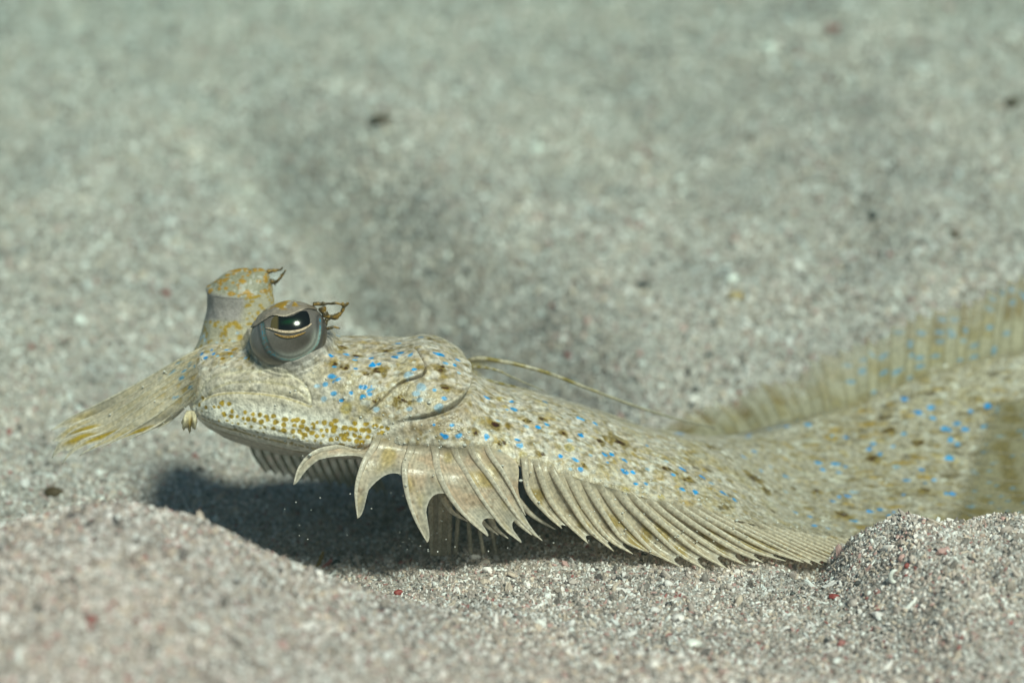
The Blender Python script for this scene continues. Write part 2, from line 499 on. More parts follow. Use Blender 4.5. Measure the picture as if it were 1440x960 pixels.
tag(chips, 'coarser pale, red and grey chips strewn among the sand grains', 'sand', kind='stuff')

# ------------------------------------------------------------------ the flounder
fish = empty('flounder', (0.02, 0.03, 0.0))
tag(fish, 'mottled sand-coloured flounder with blue spots and raised eyes resting on the sand', 'flounder')

# stations along the body: px, bottom, top, near Y, ridge Y, far-edge Y, far-edge z, edge thickness, face power
CM = 0.01
ST = np.array([
 # px     b    t    yn    yr    yd    zd    th   p
 [ 261.5,556, 541,  1.95, 2.10, 2.30, 3.95, .10, 1.5],
 [ 263.0,566, 525,  1.60, 2.15, 2.80, 3.95, .35, 1.6],
 [ 268,  579, 506,  1.15, 2.25, 3.30, 3.80, .60, 1.7],
 [ 278,  590, 492,  0.80, 2.40, 3.80, 3.50, .80, 1.8],
 [ 296,  600, 484,  0.45, 2.60, 4.30, 3.10, .95, 1.9],
 [ 330,  611, 480,  0.15, 2.80, 4.80, 2.60, 1.0, 2.0],
 [ 380,  625, 477, -0.10, 2.95, 5.20, 2.20, 1.0, 2.0],
 [ 430,  635, 473, -0.25, 3.00, 5.60, 2.00, 1.0, 2.0],
 [ 480,  640, 471, -0.40, 3.00, 6.00, 1.90, 1.0, 2.0],
 [ 530,  641, 472, -0.50, 3.00, 6.50, 1.80, 1.0, 2.0],
 [ 580,  640, 477, -0.55, 3.00, 7.00, 1.70, .95, 1.9],
 [ 620,  641, 487, -0.60, 3.00, 7.40, 1.60, .95, 1.8],
 [ 648,  643, 505, -0.60, 3.00, 7.70, 1.50, .90, 1.7],
 [ 672,  646, 528, -0.60, 3.00, 8.00, 1.30, .90, 1.6],
 [ 700,  651, 540, -0.60, 3.05, 8.30, 1.10, .85, 1.5],
 [ 740,  660, 549, -0.55, 3.10, 8.60, 0.80, .80, 1.4],
 [ 790,  671, 564, -0.45, 3.20, 8.80, 0.50, .75, 1.35],
 [ 850,  688, 585, -0.35, 3.40, 9.00, 0.30, .70, 1.3],
 [ 900,  702, 603, -0.25, 3.70, 9.10, 0.20, .65, 1.2],
 [ 960,  716, 617, -0.10, 4.60, 9.20, 0.15, .60, 1.15],
 [1010,  728, 621,  0.10, 6.20, 9.30, 0.20, .55, 1.1],
 [1060,  740, 616,  0.35, 7.60, 9.40, 0.42, .50, 1.05],
 [1120,  752, 598,  0.70, 8.50, 9.60, 0.85, .45, .88],
 [1180,  761, 574,  1.10, 9.20, 9.90, 1.30, .42, 0.8],
 [1240,  766, 546,  1.50, 9.70, 10.2,1.6, .40, 0.8],
 [1300,  767, 522,  1.90, 10.0, 10.5,1.95, .40, 0.8],
 [1370,  764, 501,  2.40, 10.3, 10.7,2.35, .40, 0.8],
 [1440,  756, 485,  2.90, 10.4, 10.8,2.7, .40, 0.8],
 [1520,  742, 472,  3.60, 10.3, 10.7,2.9, .40, 0.8],
 [1620,  715, 490,  4.80, 9.6,  10.0,2.0, .40, 1.0],
 [1720,  670, 525,  6.10, 8.7,  9.1, 1.7, .35, 1.0],
 [1770,  650, 548,  6.60, 8.2,  8.6, 1.50, .30, 1.0]])
NU = 900
upx = np.concatenate([261.5 + 40 * (np.linspace(0, 1, 60) ** 2), np.linspace(302, 1000, 490), np.linspace(1001.5, 1460, 270), np.linspace(1464, 1770, 80)])
NU = len(upx)
P = np.stack([spline(ST[:, 0], ST[:, k], upx) for k in range(9)], -1)
NF, NR, NB = 190, 60, 50
sec = []
for i in range(NU):
    px, b, t, yn, yr, yd, zd, th, pw = P[i]
    yn, yr, yd, zd, th = yn * CM, yr * CM, yd * CM, zd * CM, th * CM
    ht = b - t
    bE = b - 0.07 * ht * (1 - sstep(640, 720, np.array(px)))
    s = np.linspace(0, 1, NF)
    lin = float(sstep(1000, 1120, np.array(px)))
    pyf = bE + (t - bE) * ((1 - lin) * np.sin(s * math.pi / 2) + lin * (0.75 * s + 0.25 * s ** 2))
    Yf = yn + (yr - yn) * s ** pw
    near = W(px, pyf, Yf)
    ridge = near[-1]
    q = np.linspace(0, 1, NR + 1)[1:]
    Yr = yr + (yd - yr) * q
    xr = W(px, t, Yr)[:, 0]
    zr = ridge[2] + (zd - ridge[2]) * (0.35 * q + 0.65 * q ** 1.9)
    far = np.stack([xr, Yr, zr], -1)
    kb = float(sstep(640, 720, np.array(px)))
    p0 = W(px, b - kb * 0.10 * ht, yn + (0.35 + 0.35 * kb) * CM)
    w = np.linspace(0, 1, NB + 1)[1:-1]
    yb0 = yd - 0.15 * CM; zb0 = zd - th
    yb = yb0 + (p0[1] - yb0) * w
    zb = zb0 + (p0[2] - zb0) * w - 0.0015 * np.sin(w * math.pi) * min(1, th / 0.006)
    topY = np.concatenate([near[:, 1], Yr]); topZ = np.concatenate([near[:, 2], zr])
    od = np.argsort(topY)
    zt_ = np.interp(yb, topY[od], topZ[od])
    zb = np.minimum(zb, zt_ - th * (0.25 + 0.75 * np.sin(np.clip(w, 0.03, 0.97) * math.pi)))
    xb = W(px, t, yb)[:, 0]
    bot = np.stack([xb, yb, zb], -1)
    sec.append(np.concatenate([near, far, bot, p0[None]]))
G = np.array(sec)                                   # NU x NV x 3
NV = G.shape[1]
for _ in range(10):                                 # round the section a little
    G = 0.5 * G + 0.25 * (np.roll(G, 1, 1) + np.roll(G, -1, 1))
isnear = np.zeros(NV, bool); isnear[:NF] = True
vis = np.zeros(NV); vis[:NF] = 1; vis[NF:NF + NR] = np.linspace(1, 0, NR)
vis[-4:] = 1
gpx, gpy = PX(G)

def normals(G):
    du = np.gradient(G, axis=0)
    dv = np.roll(G, -1, 1) - np.roll(G, 1, 1)
    n = np.cross(dv, du)
    n /= np.linalg.norm(n, axis=-1, keepdims=True) + 1e-15
    return n
nrm = normals(G)
# outward check: near face must look to the camera
if nrm[NU // 2, NF // 2, 1] > 0: nrm = -nrm

# relief ----------------------------------------------------------------------
OPER = [(560, 466), (592, 472), (622, 484), (645, 502), (658, 524), (659, 540), (652, 556), (636, 570), (616, 579), (596, 585), (566, 590), (540, 600), (520, 612), (505, 628)]
PREO = [(573, 489), (584, 497), (592, 509), (598, 521), (595, 529), (584, 533), (566, 538), (552, 548), (540, 560), (526, 572), (513, 582)]
UPLIP = [(272, 566), (281, 552), (288, 538), (303, 529), (325, 524), (362, 522), (399, 526), (421, 536), (434, 553), (436, 566)]
MOUTH = [(268, 571), (281, 563), (297, 555), (316, 551), (341, 550), (377, 553), (411, 560), (436, 569)]
JAWLINE = [(338, 586), (353, 591), (380, 602), (404, 608), (416, 612), (420, 620), (440, 624), (470, 628)]
MAX_IN = [(290, 560), (300, 548), (320, 540), (350, 537), (385, 539), (415, 547), (430, 558)]
disp = np.zeros((NU, NV))
m = np.zeros((NU, NV), bool); m[:, :NF + 12] = True; m[:, -4:] = True
hp = m & (gpx < 760)
x = gpx[hp]; y = gpy[hp]; wv = np.broadcast_to(vis, (NU, NV))[hp]
dd = np.zeros(x.shape)
d, s, par = poly_dist(x, y, curve(OPER, 80))
inside = s > 0
OPd = np.where(inside, d, -d)
step = sstep(-1.2, 1.6, OPd)
fade = sstep(0.0, 0.12, par) * (1 - 0.9 * sstep(0.52, 0.85, par))
dd += 0.0018 * step * np.exp(-np.maximum(OPd, 0) / 95) * fade
dd -= 0.0012 * np.exp(-((OPd + 3.5) / 3.5) ** 2) * fade
dd += 0.00035 * np.exp(-((OPd - 4) / 3.0) ** 2) * fade
OPmask = OPd
d2, s2, par2 = poly_dist(x, y, curve(PREO, 60))
PRd = np.where(s2 > 0, d2, -d2)
e2 = sstep(0, 0.1, par2) * (1 - sstep(0.9, 1.0, par2))
dd -= 0.0011 * np.exp(-(d2 / 1.3) ** 2) * e2 * (1 - .4 * sstep(.45, .7, par2))
dd += 0.0006 * sstep(-1.0, 1.0, PRd) * np.exp(-np.maximum(PRd, 0) / 22) * e2
# upper jaw: raised plate with a rolled lower edge over the mouth slit
jaw_poly = list(map(tuple, curve(UPLIP, 50))) + list(map(tuple, curve(MOUTH, 50)[::-1]))
inj = in_poly(x, y, jaw_poly)
du, _, pu = poly_dist(x, y, curve(UPLIP, 50)); dm, sm, pm = poly_dist(x, y, curve(MOUTH, 50))
jd = np.where(inj, np.minimum(du, dm), 0)
dd += np.where(inj, 0.0004 * sstep(0, 9, jd), 0)
dd -= 0.0004 * np.exp(-((du - 1.5) / 2.2) ** 2) * (~inj)
dd -= 0.0003 * np.exp(-((dm) / 1.4) ** 2) * (sm > -2)
dx_, _, _ = poly_dist(x, y, curve(MAX_IN, 40))
dd -= 0.0002 * np.exp(-(dx_ / 2.0) ** 2)
# lower lip roll
dd += 0.0003 * np.exp(-((dm - 8) / 6.0) ** 2) * ((sm > 0) & (~inj)) * sstep(265, 285, x) * (1 - sstep(400, 440, x))
# lower jaw bone line: step down to the throat skin
dj, sj, pj = poly_dist(x, y, curve(JAWLINE, 50))
jl = np.where(sj > 0, -dj, dj)
ej = sstep(0.0, 0.15, pj) * (1 - sstep(0.9, 1.0, pj)) * (x > 330) * (x < 475)
dd += 0.00022 * sstep(-2.5, 2.5, jl) * np.exp(-np.maximum(jl, 0) / 10) * ej

# hollow behind the eye, bump round it
dd -= 0.0018 * np.exp(-((x - 505) / 48) ** 2 - ((y - 490) / 9) ** 2)
dd += 0.0010 * np.exp(-((x - 408) / 62) ** 2 - ((y - 505) / 16) ** 2)
EE = np.hypot((x - 407) / 57, (y - 472) / 49)
lowm = sstep(462, 482, y)
dd += 0.0034 * np.exp(-((EE - 0.98) / 0.15) ** 2) * lowm
dd += 0.00022 * np.sin(EE * 75) * np.exp(-((EE - 1.12) / 0.12) ** 2) * lowm
dd += 0.0012 * np.exp(-((x - 470) / 45) ** 2 - ((y - 535) / 25) ** 2)
disp[hp] += dd * wv
disp += 0.0002 * vnoise(G, 240.0) + 0.00018 * vnoise(G, 520.0, 4.0) + 0.0005 * vnoise(G, 70.0, 8.0) * sstep(640, 800, gpx)
disp *= sstep(261.5, 268, gpx)
G2 = G + nrm * disp[..., None]

# colour ----------------------------------------------------------------------
n1 = vnoise(G, 160.0, 1.0); n2 = vnoise(G, 420.0, 2.0); n3 = vnoise(G, 1000.0, 3.0); n4 = vnoise(G, 55.0, 6.0)
def lerp(a, b, t):
    return a * (1 - t[..., None]) + np.asarray(b) * t[..., None]
col = np.empty((NU, NV, 3)); col[:] = (0.50, 0.445, 0.375)
col = lerp(col, (0.62, 0.585, 0.545), sstep(-0.1, 0.6, n2 + 0.25 * n1))
col = lerp(col, (0.29, 0.235, 0.13), 0.7 * sstep(0.1, 0.55, n1 * 0.3 + n3 * 0.75))
col = lerp(col, (0.40, 0.33, 0.17), 0.5 * sstep(0.25, 0.6, -n1 + 0.5 * n2))
back = sstep(930, 1180, gpx)
col = lerp(col, (0.35, 0.31, 0.245), 0.62 * back)
# snout and jaw: paler, greyer
snout = (1 - sstep(420, 520, gpx)) * sstep(505, 545, gpy) * m
col = lerp(col, (0.55, 0.505, 0.43), 0.65 * snout)
throat = sstep(574, 600, gpy + 0.13 * (480 - gpx)) * (1 - sstep(545, 580, gpx)) * m
col = lerp(col, (0.78, 0.76, 0.71), 0.95 * throat)
col = lerp(col, (0.50, 0.44, 0.34), (sstep(560, 700, gpx) * (1 - sstep(900, 1000, gpx)) * np.exp(-((gpy - P[:, 1][:, None] + 12) / 14) ** 2) * m) * 0.7)
# underside
und = np.zeros(NV); und[NF + NR + 4:-6] = 1
col = lerp(col, (0.62, 0.58, 0.52), np.broadcast_to(und, (NU, NV)))

def ui(px):
    return int(np.clip(np.searchsorted(upx, px), 0, NU - 1))
def near_vertex(px, py):
    i = ui(px)
    j = int(np.argmin(np.abs(gpy[i, :NF] - py)))
    return i, j
def spot(i, j, r, c, stretch=1.0, wob=0.35, soft=0.18, strength=1.0, freq=900.0, off=0.0, ang=0.0):
    p = G[i, j]
    span = int(r * 3.2 * stretch / 0.00024) + 4
    a0 = max(0, i - span); a1 = min(NU, i + span)
    sub = G[a0:a1]
    v = sub - p
    ca, sa = math.cos(ang), math.sin(ang)
    along = v[..., 0] * ca + v[..., 2] * sa
    rest = v - along[..., None] * np.array([ca, 0, sa])
    dist = np.sqrt((along / stretch) ** 2 + (rest ** 2).sum(-1))
    sel = dist < r * 2.2
    if not sel.any(): return
    dsel = dist[sel] * (1 + wob * vnoise(sub[sel], freq, off))
    k = strength * (1 - sstep(r * (1 - soft), r * (1 + soft), dsel))
    cs = col[a0:a1][sel]
    col[a0:a1][sel] = cs * (1 - k[:, None]) + np.asarray(c) * k[:, None]

OCHRE = (0.36, 0.235, 0.035); OLIVE = (0.24, 0.175, 0.055); BROWN = (0.105, 0.07, 0.02)
BLUE = (0.025, 0.30, 0.72); PALEB = (0.32, 0.50, 0.68)
rr = random.Random(5)
# scattered ochre and olive flecks everywhere on the eyed side
for k in range(2200):
    i = rr.randrange(20, NU); j = rr.randrange(0, NF + NR)
    if gpx[i, j] < 470 and gpy[i, j] > 520: continue
    spot(i, j, rr.uniform(0.00035, 0.0010), rr.choice([OCHRE, OLIVE, OLIVE, (0.44, 0.33, 0.10), (0.30, 0.24, 0.12)]), stretch=rr.uniform(1, 1.9), wob=0.6, soft=0.4, strength=rr.uniform(.15, .5), off=k * .37)
for k in range(1700):
    i = rr.randrange(20, NU); j = rr.randrange(0, NF + NR)
    if gpx[i, j] < 470 and gpy[i, j] > 520: continue
    spot(i, j, rr.uniform(0.0003, 0.0007), (0.60, 0.59, 0.55), stretch=rr.uniform(1, 1.8), wob=0.5, soft=0.4, strength=rr.uniform(.4, .8), off=k * .21)
for k in range(520):
    i = rr.randrange(ui(960), NU - 5); j = rr.randrange(4, NF)
    spot(i, j, rr.uniform(.0004, .00085), rr.choice([OLIVE, OCHRE, BROWN, (0.24, 0.18, 0.08), (0.52, 0.50, 0.43)]), stretch=rr.uniform(1.8, 3.8), wob=.5, soft=.4, strength=rr.uniform(.3, .75), off=k * .53, ang=0)
# larger brown blotches seen in the photograph
for (px, py, r, st) in [(532, 522, 7, 1.5), (513, 527, 4, 1.2), (615, 523, 7.5, 1.2), (564, 562, 7, 1.1), (576, 567, 4, 1.2), (624, 550, 6, 1), (694, 597, 11, 1.2), (527, 563, 4, 1.2),
                        (606, 486, 6, 1.4), (872, 620, 12, 1.9), (998, 629, 9, 1.6), (1060, 672, 14, 1.8), (1078, 690, 10, 1.5), (1185, 723, 12, 1.6), (760, 590, 6, 1.3), (740, 592, 5, 1),
                        (820, 655, 5, 1), (845, 620, 6, 1.4), (935, 660, 7, 1.5), (965, 675, 7, 1.5), (1225, 645, 10, 1.6), (1290, 622, 9, 1.6), (1150, 690, 8, 1.5), (1250, 605, 9, 1.6), (1300, 690, 8, 1.6),
                        (545, 488, 6, 1.6), (480, 484, 6, 1.5), (500, 491, 6, 1.6), (460, 497, 5, 1.3), (470, 515, 5, 1.4), (485, 521, 5, 1.4), (705, 622, 6, 1.2), (668, 607, 6, 1), (760, 640, 5, 1.3), (790, 610, 5, 1.4)]:
    i, j = near_vertex(px, py)
    r *= 0.000165
    spot(i, j, r, OLIVE, stretch=st, wob=0.75, soft=0.3, strength=0.8, freq=650, off=px * .13)
    for q in range(3):
        i2, j2 = near_vertex(px + rr.uniform(-5, 5), py + rr.uniform(-2.5, 2.5))
        spot(i2, j2, r * 0.35, BROWN, stretch=st, wob=0.6, strength=0.85, freq=1200, off=q * 3.1 + px)
# soft yellow rings
for (px, py, r) in [(487, 575, 8), (470, 535, 5), (665, 640, 6), (735, 640, 6), (800, 630, 7), (880, 690, 6), (930, 700, 6)]:
    i, j = near_vertex(px, py)
    spot(i, j, r * 0.000174, (0.42, 0.33, 0.10), wob=0.3, soft=0.3, strength=0.75, off=px)
    spot(i, j, r * 0.00009, (0.45, 0.42, 0.30), wob=0.3, soft=0.5, strength=0.5, off=px)
# lips, jaw edges (pigment lines); shade painted into the gill-cover creases
x = gpx[hp]; y = gpy[hp]
ch = col[hp]
def stroke(dist, width, c, k):
    global ch
    a = (k * np.exp(-(dist / width) ** 2))
    ch = ch * (1 - a[:, None]) + np.asarray(c) * a[:, None]
stroke(du, 2.2, (0.62, 0.58, 0.44), 0.6)
stroke(dx_, 1.6, (0.40, 0.35, 0.20), 0.5)
stroke(np.abs(dm - 2.5), 1.3, (0.45, 0.35, 0.10), 0.55 * (sm > 0))
stroke(d2, 1.1, (0.05, 0.035, 0.015), 0.85 * e2 * (1 - 0.55 * sstep(0.45, 0.75, par2)))  # shade down in the cheek groove, painted as a dark line
stroke(np.abs(OPd + 2.2), 1.8, (0.05, 0.04, 0.02), 0.7 * sstep(0.35, 0.45, par) * (1 - sstep(0.70, 0.80, par)))  # shadow under the gill-cover edge, painted into the skin colour
stroke(np.abs(OPd + 16) , 9, (0.30, 0.22, 0.13), 0.5 * sstep(0.4, 0.55, par))
stroke(np.abs(OPd - 1.0), 1.2, (0.55, 0.52, 0.44), 0.5 * sstep(0.2, 0.3, par))
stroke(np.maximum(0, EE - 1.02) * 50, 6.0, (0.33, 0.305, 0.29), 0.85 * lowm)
stroke(dj, 1.2, (0.62, 0.55, 0.40), 0.6 * ej)
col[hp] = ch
# ochre dots on the white jaw (jittered rows)
for row in range(9):
    for c_ in range(44):
        px = 276 + c_ * 9.2 + (row % 2) * 4.6 + rr.uniform(-2.2, 2.2)
        py = 560 + row * 8.6 + 0.155 * (px - 276) + rr.uniform(-2.2, 2.2)
        if px > 545 or py > 640 or rr.random() < 0.08: continue
        if 330 < px < 440 and py < 578 + 0.1 * (px - 330): continue
        if px > 440 and py < 590: continue
        up = py > 590 + 0.27 * (px - 340)
        r = rr.uniform(1.5, 2.3) if up else rr.uniform(2.5, 3.9)
        if px < 300: r *= 0.85
        i, j = near_vertex(px, py)
        spot(i, j, r * 0.000172, (0.42, 0.285, 0.035) if not up else (0.42, 0.32, 0.10), wob=0.3, soft=0.16, strength=0.92, freq=1400, off=px * .7, stretch=rr.uniform(1, 1.3))
# blue spots, placed as in the photograph (pixel, size)
BL = [(455,479,2),(474,473,3),(559,481,3),(589,482,3),(487,491,3.2),(500,501,3),(466,504,2.4),(500,507,3.2),(520,504,3),(523,515,3.2),(532,512,2.6),(552,501,3.4),(562,495,3.6),(576,504,4),(471,519,2.5),(499,521,2.4),
 (469,533,3.6),(476,536,3.4),(458,543,3.6),(470,554,3.6),(479,563,2.8),(494,553,2),(513,546,3.6),(520,549,3),(520,555,2.4),(509,557,3.2),(582,525,3),(609,551,3.4),(622,564,3.4),(615,505,4),(621,516,3.4),(634,520,3.6),(637,513,2.8),
 (685,559,4.2),(636,597,3.4),(626,613,4),(645,612,3.6),(684,614,4),(609,597,2.4),(718,564,3.4),(713,575,2.6),(722,574,3.4),(727,618,3.8),(730,626,2.6),(702,638,4),(756,601,3),(768,597,4),(787,642,4.2),(808,647,4),(815,660,3.6),
 (817,612,4),(837,595,4),(817,589,3.4),(849,638,4),(859,638,3),(854,649,2.4),(877,647,4),(876,661,3.8),(890,663,4.2),(892,680,4.2),(908,681,4.2),(910,626,2.8),(945,669,3.6),(959,660,3.8),(987,671,3.6),(958,689,4),(977,692,5),(1014,694,4.6),(1032,703,4.4),(766,566,4),(729,546,3.4),
 (1171,703,4.6),(1180,697,4.2),(1189,695,4.6),(1223,716,5),(1237,714,4.6),(1250,724,4.4),(1257,720,4.4),(1270,697,4.8),(1202,730,4.6),(1145,737,4.6),(1165,741,4.6),(1118,720,4.6),(1138,725,4.4),(1151,652,6),(1175,651,6),(1179,664,4.6),(1188,656,4.6),(1157,661,4.6),
 (1220,630,5.4),(1236,637,5.2),(1254,628,5.6),(1229,623,5),(1272,610,4.6),(1294,659,5),(1274,674,4.4),(1312,673,4.6),(1301,678,4.6),(1333,643,6),(1337,619,5.4),(1345,624,5),(1330,602,5.6),(1345,596,5.4),(1356,605,5.2),(1291,581,6),(1310,573,6.4),(1310,587,6),(1188,614,5),(1169,613,4.8),(1135,596,4.8),(1364,579,5.4),(1385,600,5),(1330,693,4.8),(1340,693,4.8),(1373,691,4.8),(1070,660,4.4),(1045,640,5),(1085,655,4.6),(1105,668,4.6),(1060,635,4.6),(1395,640,5),(1410,665,5),(1390,570,5.4),(1270,560,5.4)]
for (px, py, r) in BL:
    i, j = near_vertex(px, py)
    r *= rr.uniform(.72, 1.12); bm_ = rr.random() ** 2 * .7
    spot(i, j, r * 0.000172 * (0.98 if px < 1000 else 0.78), tuple(np.array(BLUE) * (1 - bm_) + np.array((0.16, 0.42, 0.68)) * bm_), stretch=rr.uniform(1.1, 1.7), wob=0.6, soft=0.22, strength=rr.uniform(.8, 1), freq=1000, off=px * .31 + py, ang=-0.35 if px > 700 else rr.uniform(-.4, .4))
for (px, py, r) in [(573,529,4),(591,546,4.5),(586,556,4),(589,564,4),(615,574,4.5),(528,576,3.5),(456,560,3),(560,500,3),(640,530,3),(575,575,3),(801,660,3),(800,620,3),(740,600,3),(830,640,3),(910,660,3),(700,590,3),(1000,680,4),(935,650,3),(445,545,3),(1105,690,4),(1200,690,5),(1260,655,5)]:
    i, j = near_vertex(px, py)
    spot(i, j, r * 0.000172, PALEB, stretch=1.4, wob=0.45, soft=0.3, strength=0.7, off=px * .31)
for k in range(60):                                  # spots on the far slope, out of this view
    i = rr.randrange(250, NU); j = rr.randrange(NF + 10, NF + NR)
    spot(i, j, rr.uniform(.0005, .0008), BLUE, stretch=1.3, wob=.4, off=k)
# spots round the foot of the far eye
for (px, py, r, c) in [(283,498,2.6,BLUE),(297,492,2.4,BLUE),(318,491,4,BLUE),(300,497,2.4,BLUE),(289,503,3,BLUE),(270,512,3,BLUE),(305,500,2.5,PALEB),(325,502,2.5,PALEB),(345,505,2.5,PALEB),(308,486,3,OCHRE),(330,492,4,OCHRE),(322,497,4,OCHRE),(335,486,3,OCHRE),(298,484,3,OCHRE),(312,505,3,OCHRE),(350,507,3,OCHRE),(278,506,3,OCHRE)]:
    i, j = near_vertex(px, py)
    spot(i, j, r * 0.00018, c, wob=.4, off=px)

mean_c = np.array([0.47, 0.42, 0.33])
col = np.clip((mean_c + (col - mean_c) * 1.18) * np.array([1.03, 0.975, 0.91]), 0.004, 0.85)
bv = G2.reshape(-1, 3); bf = grid_faces(NU, NV, True)
capv = [G2[0].mean(0), G2[-1].mean(0)]
k = np.arange(NV); k2 = (k + 1) % NV
tris = np.concatenate([np.stack([bf[:, 0], bf[:, 1], bf[:, 2]], -1), np.stack([bf[:, 0], bf[:, 2], bf[:, 3]], -1),
    np.stack([np.full(NV, NU * NV), k2, k], -1), np.stack([np.full(NV, NU * NV + 1), (NU - 1) * NV + k, (NU - 1) * NV + k2], -1)])
body = mesh_obj('body', np.concatenate([bv, capv]), tris, M['skin'], fish, np.concatenate([col.reshape(-1, 3), col[0].mean(0)[None], col[-1].mean(0)[None]]))

def body_point(px, py, lift=0.0):
    """surface point of the body's near face at a photo pixel (lift in metres towards the camera)"""
    i = ui(px); j = int(np.argmin(np.abs(gpy[i, :NF] - py)))
    p = G2[i, j].copy(); p[1] -= lift
    return p
def bodyY(px, py):
    return body_point(px, py)[1]

# fins ------------------------------------------------------------------------
def pix_curve(pts, n):
    """pts: (px, py, Y in cm)"""
    c = curve([(a, b, y * 60.0) for a, b, y in pts], n)      # scale Y so that arc length is sensible
    return W(c[:, 0], c[:, 1], c[:, 2] / 60.0 * CM)

def add_ray(parent, path, r0, r1, c0, c1, alpha=1.0, flat=0.8, power=0.8, bands=None, fade=0.0, mat='ray'):
    t_ = np.linspace(0, 1, len(path))
    rad = r1 + (r0 - r1) * (1 - t_) ** power
    v, f, t = tube_mesh(path, rad, 8, flat)
    c = np.asarray(c0)[None] * (1 - t)[:, None] + np.asarray(c1)[None] * t[:, None]
    c = c * (1 + 0.10 * np.sin(t * 95))[:, None]
    if bands is not None:
        c = bands(t, c)
    al = np.full((len(c), 1), alpha)
    if fade: al[:, 0] *= sstep(0.0, fade, t)
    c4 = np.concatenate([c, al], 1)
    return mesh_obj('fin_ray', v, f, M[mat], parent, c4)

def membrane(parent, A, B, nt=30, nw=12, notch=0.8, power=2.5, notch_a=1.0, billow=0.0, push=(0, 1, 0), colf=None, alpha=0.8, name='fin_membrane', edge=True, fade=0.0, mat='membrane', finger=None):
    """skin between ray A and ray B (same point count); its free edge runs from A's tip back to `notch` on B"""
    A = np.asarray(A); B = np.asarray(B); n = len(A)
    w = np.linspace(0, 1, nw); t = np.linspace(0, 1, nt)
    tm_a = notch_a; 
    if finger is None:
        tmax = notch + (tm_a - notch) * (1 - w) ** power
    else:
        w0, Tm = finger
        w = np.concatenate([np.linspace(0, w0, nw // 2, endpoint=False), np.linspace(w0, 1, nw - nw // 2)])
        vq = np.clip((w - w0) / (1 - w0), 0, 1)
        tmax = np.where(w < w0, 1 - (1 - Tm) * np.minimum(1, w / w0) ** 1.5, notch + (Tm - notch) * (1 - vq) ** 2.8)
    ts = t[:, None] * tmax[None, :]
    idx = ts * (n - 1); i0 = np.clip(idx.astype(int), 0, n - 2); fr = (idx - i0)[..., None]
    pa = A[i0] * (1 - fr) + A[i0 + 1] * fr
    pb = B[i0] * (1 - fr) + B[i0 + 1] * fr
    ww = w[None, :, None]
    p = pa * (1 - ww) + pb * ww
    p = p + np.asarray(push)[None, None] * (billow * np.sin(w * math.pi)[None, :] * np.sin(np.clip(ts, 0, 1) * math.pi * 0.9 + 0.1))[..., None]
    T = np.broadcast_to(t[:, None], ts.shape)
    c = colf(T, np.broadcast_to(w[None], ts.shape), p)
    if c.shape[-1] == 3:
        c = np.concatenate([c, np.full(c.shape[:-1] + (1,), alpha)], -1)
    if fade: c[..., 3] *= sstep(0.0, fade, ts)
    if edge:
        ed = sstep(0.955, 1.0, T)
        c = c * (1 - ed[..., None]) + np.array([0.72, 0.69, 0.62, 0.97]) * ed[..., None]
    f = grid_faces(nt, nw)
    return mesh_obj(name, p.reshape(-1, 3), f, M[mat], parent, c.reshape(-1, 4))

CREAM = (0.60, 0.56, 0.47)
# pelvic fin of the near side: broad translucent lobes
pelvic = sub_empty('pelvic_fin', fish)
PR = [
 [(512, 634, None), (470, 629, -0.9), (440, 637, -1.15), (421, 657, -1.3), (413, 681, -1.4)],
 [(528, 622, None), (512, 650, -1.0), (501, 688, -1.3), (503, 728, -1.4)],
 [(578, 630, None), (569, 658, -1.1), (573, 695, -1.35), (586, 733, -1.5), (601, 762, -1.5)],
 [(612, 632, None), (618, 668, -1.1), (638, 705, -1.3), (662, 732, -1.4), (686, 753, -1.4)],
 [(640, 634, None), (662, 675, -1.05), (690, 718, -1.25), (712, 745, -1.3), (733, 762, -1.3)],
 [(664, 634, None), (690, 672, -1.0), (715, 708, -1.15), (738, 738, -1.2), (762, 759, -1.2)],
 [(688, 636, None), (706, 662, -0.95), (722, 690, -1.05), (732, 710, -1.1), (739, 724, -1.1)],
]
def fix_base(pts, lift=0.1, up=20):
    a = list(pts[0])
    dx0 = pts[1][0] - a[0]; dy0 = pts[1][1] - a[1]; l0 = math.hypot(dx0, dy0)
    bx0 = a[0] - dx0 / l0 * up * .5; py0 = a[1] - max(dy0 / l0, .4) * up
    b0 = (bx0, py0, bodyY(bx0, py0) / CM - 0.03)
    a[2] = bodyY(a[0], a[1]) / CM - 0.09
    return [b0, tuple(a)] + [tuple(p) for p in pts[1:]]
prays = [pix_curve(fix_base(p, -0.05), 40) for p in PR]
def pelv_col(k):
    def f(T, w, p):
        n_ = vnoise(p, 330.0, k * 2.0); n2_ = vnoise(p, 1100.0, k)
        c = np.empty(T.shape + (3,)); c[:] = (0.70, 0.62, 0.51)
        c = lerp(c, (0.68, 0.53, 0.40), sstep(-.2, .6, n_))
        c = lerp(c, (0.58, 0.44, 0.14), 0.7 * sstep(.2, .6, vnoise(p, 210.0, 11 + k)))
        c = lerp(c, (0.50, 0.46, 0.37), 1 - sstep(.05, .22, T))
        c = lerp(c, (0.30, 0.20, 0.12), 0.6 * sstep(.35, .7, n2_) * sstep(0.3, 0.7, T))
        c = lerp(c, (0.60, 0.57, 0.50), sstep(0.75, 1.0, T))
        c = c * (1 + 0.13 * np.sin(w * 46 + 3 * n_) * sstep(.1, .3, T))[..., None]
        a = np.full(T.shape, 0.96) - 0.14 * sstep(.45, .8, T) * sstep(.1, .4, vnoise(p, 500.0, k))
        return np.concatenate([c, a[..., None]], -1)
    return f
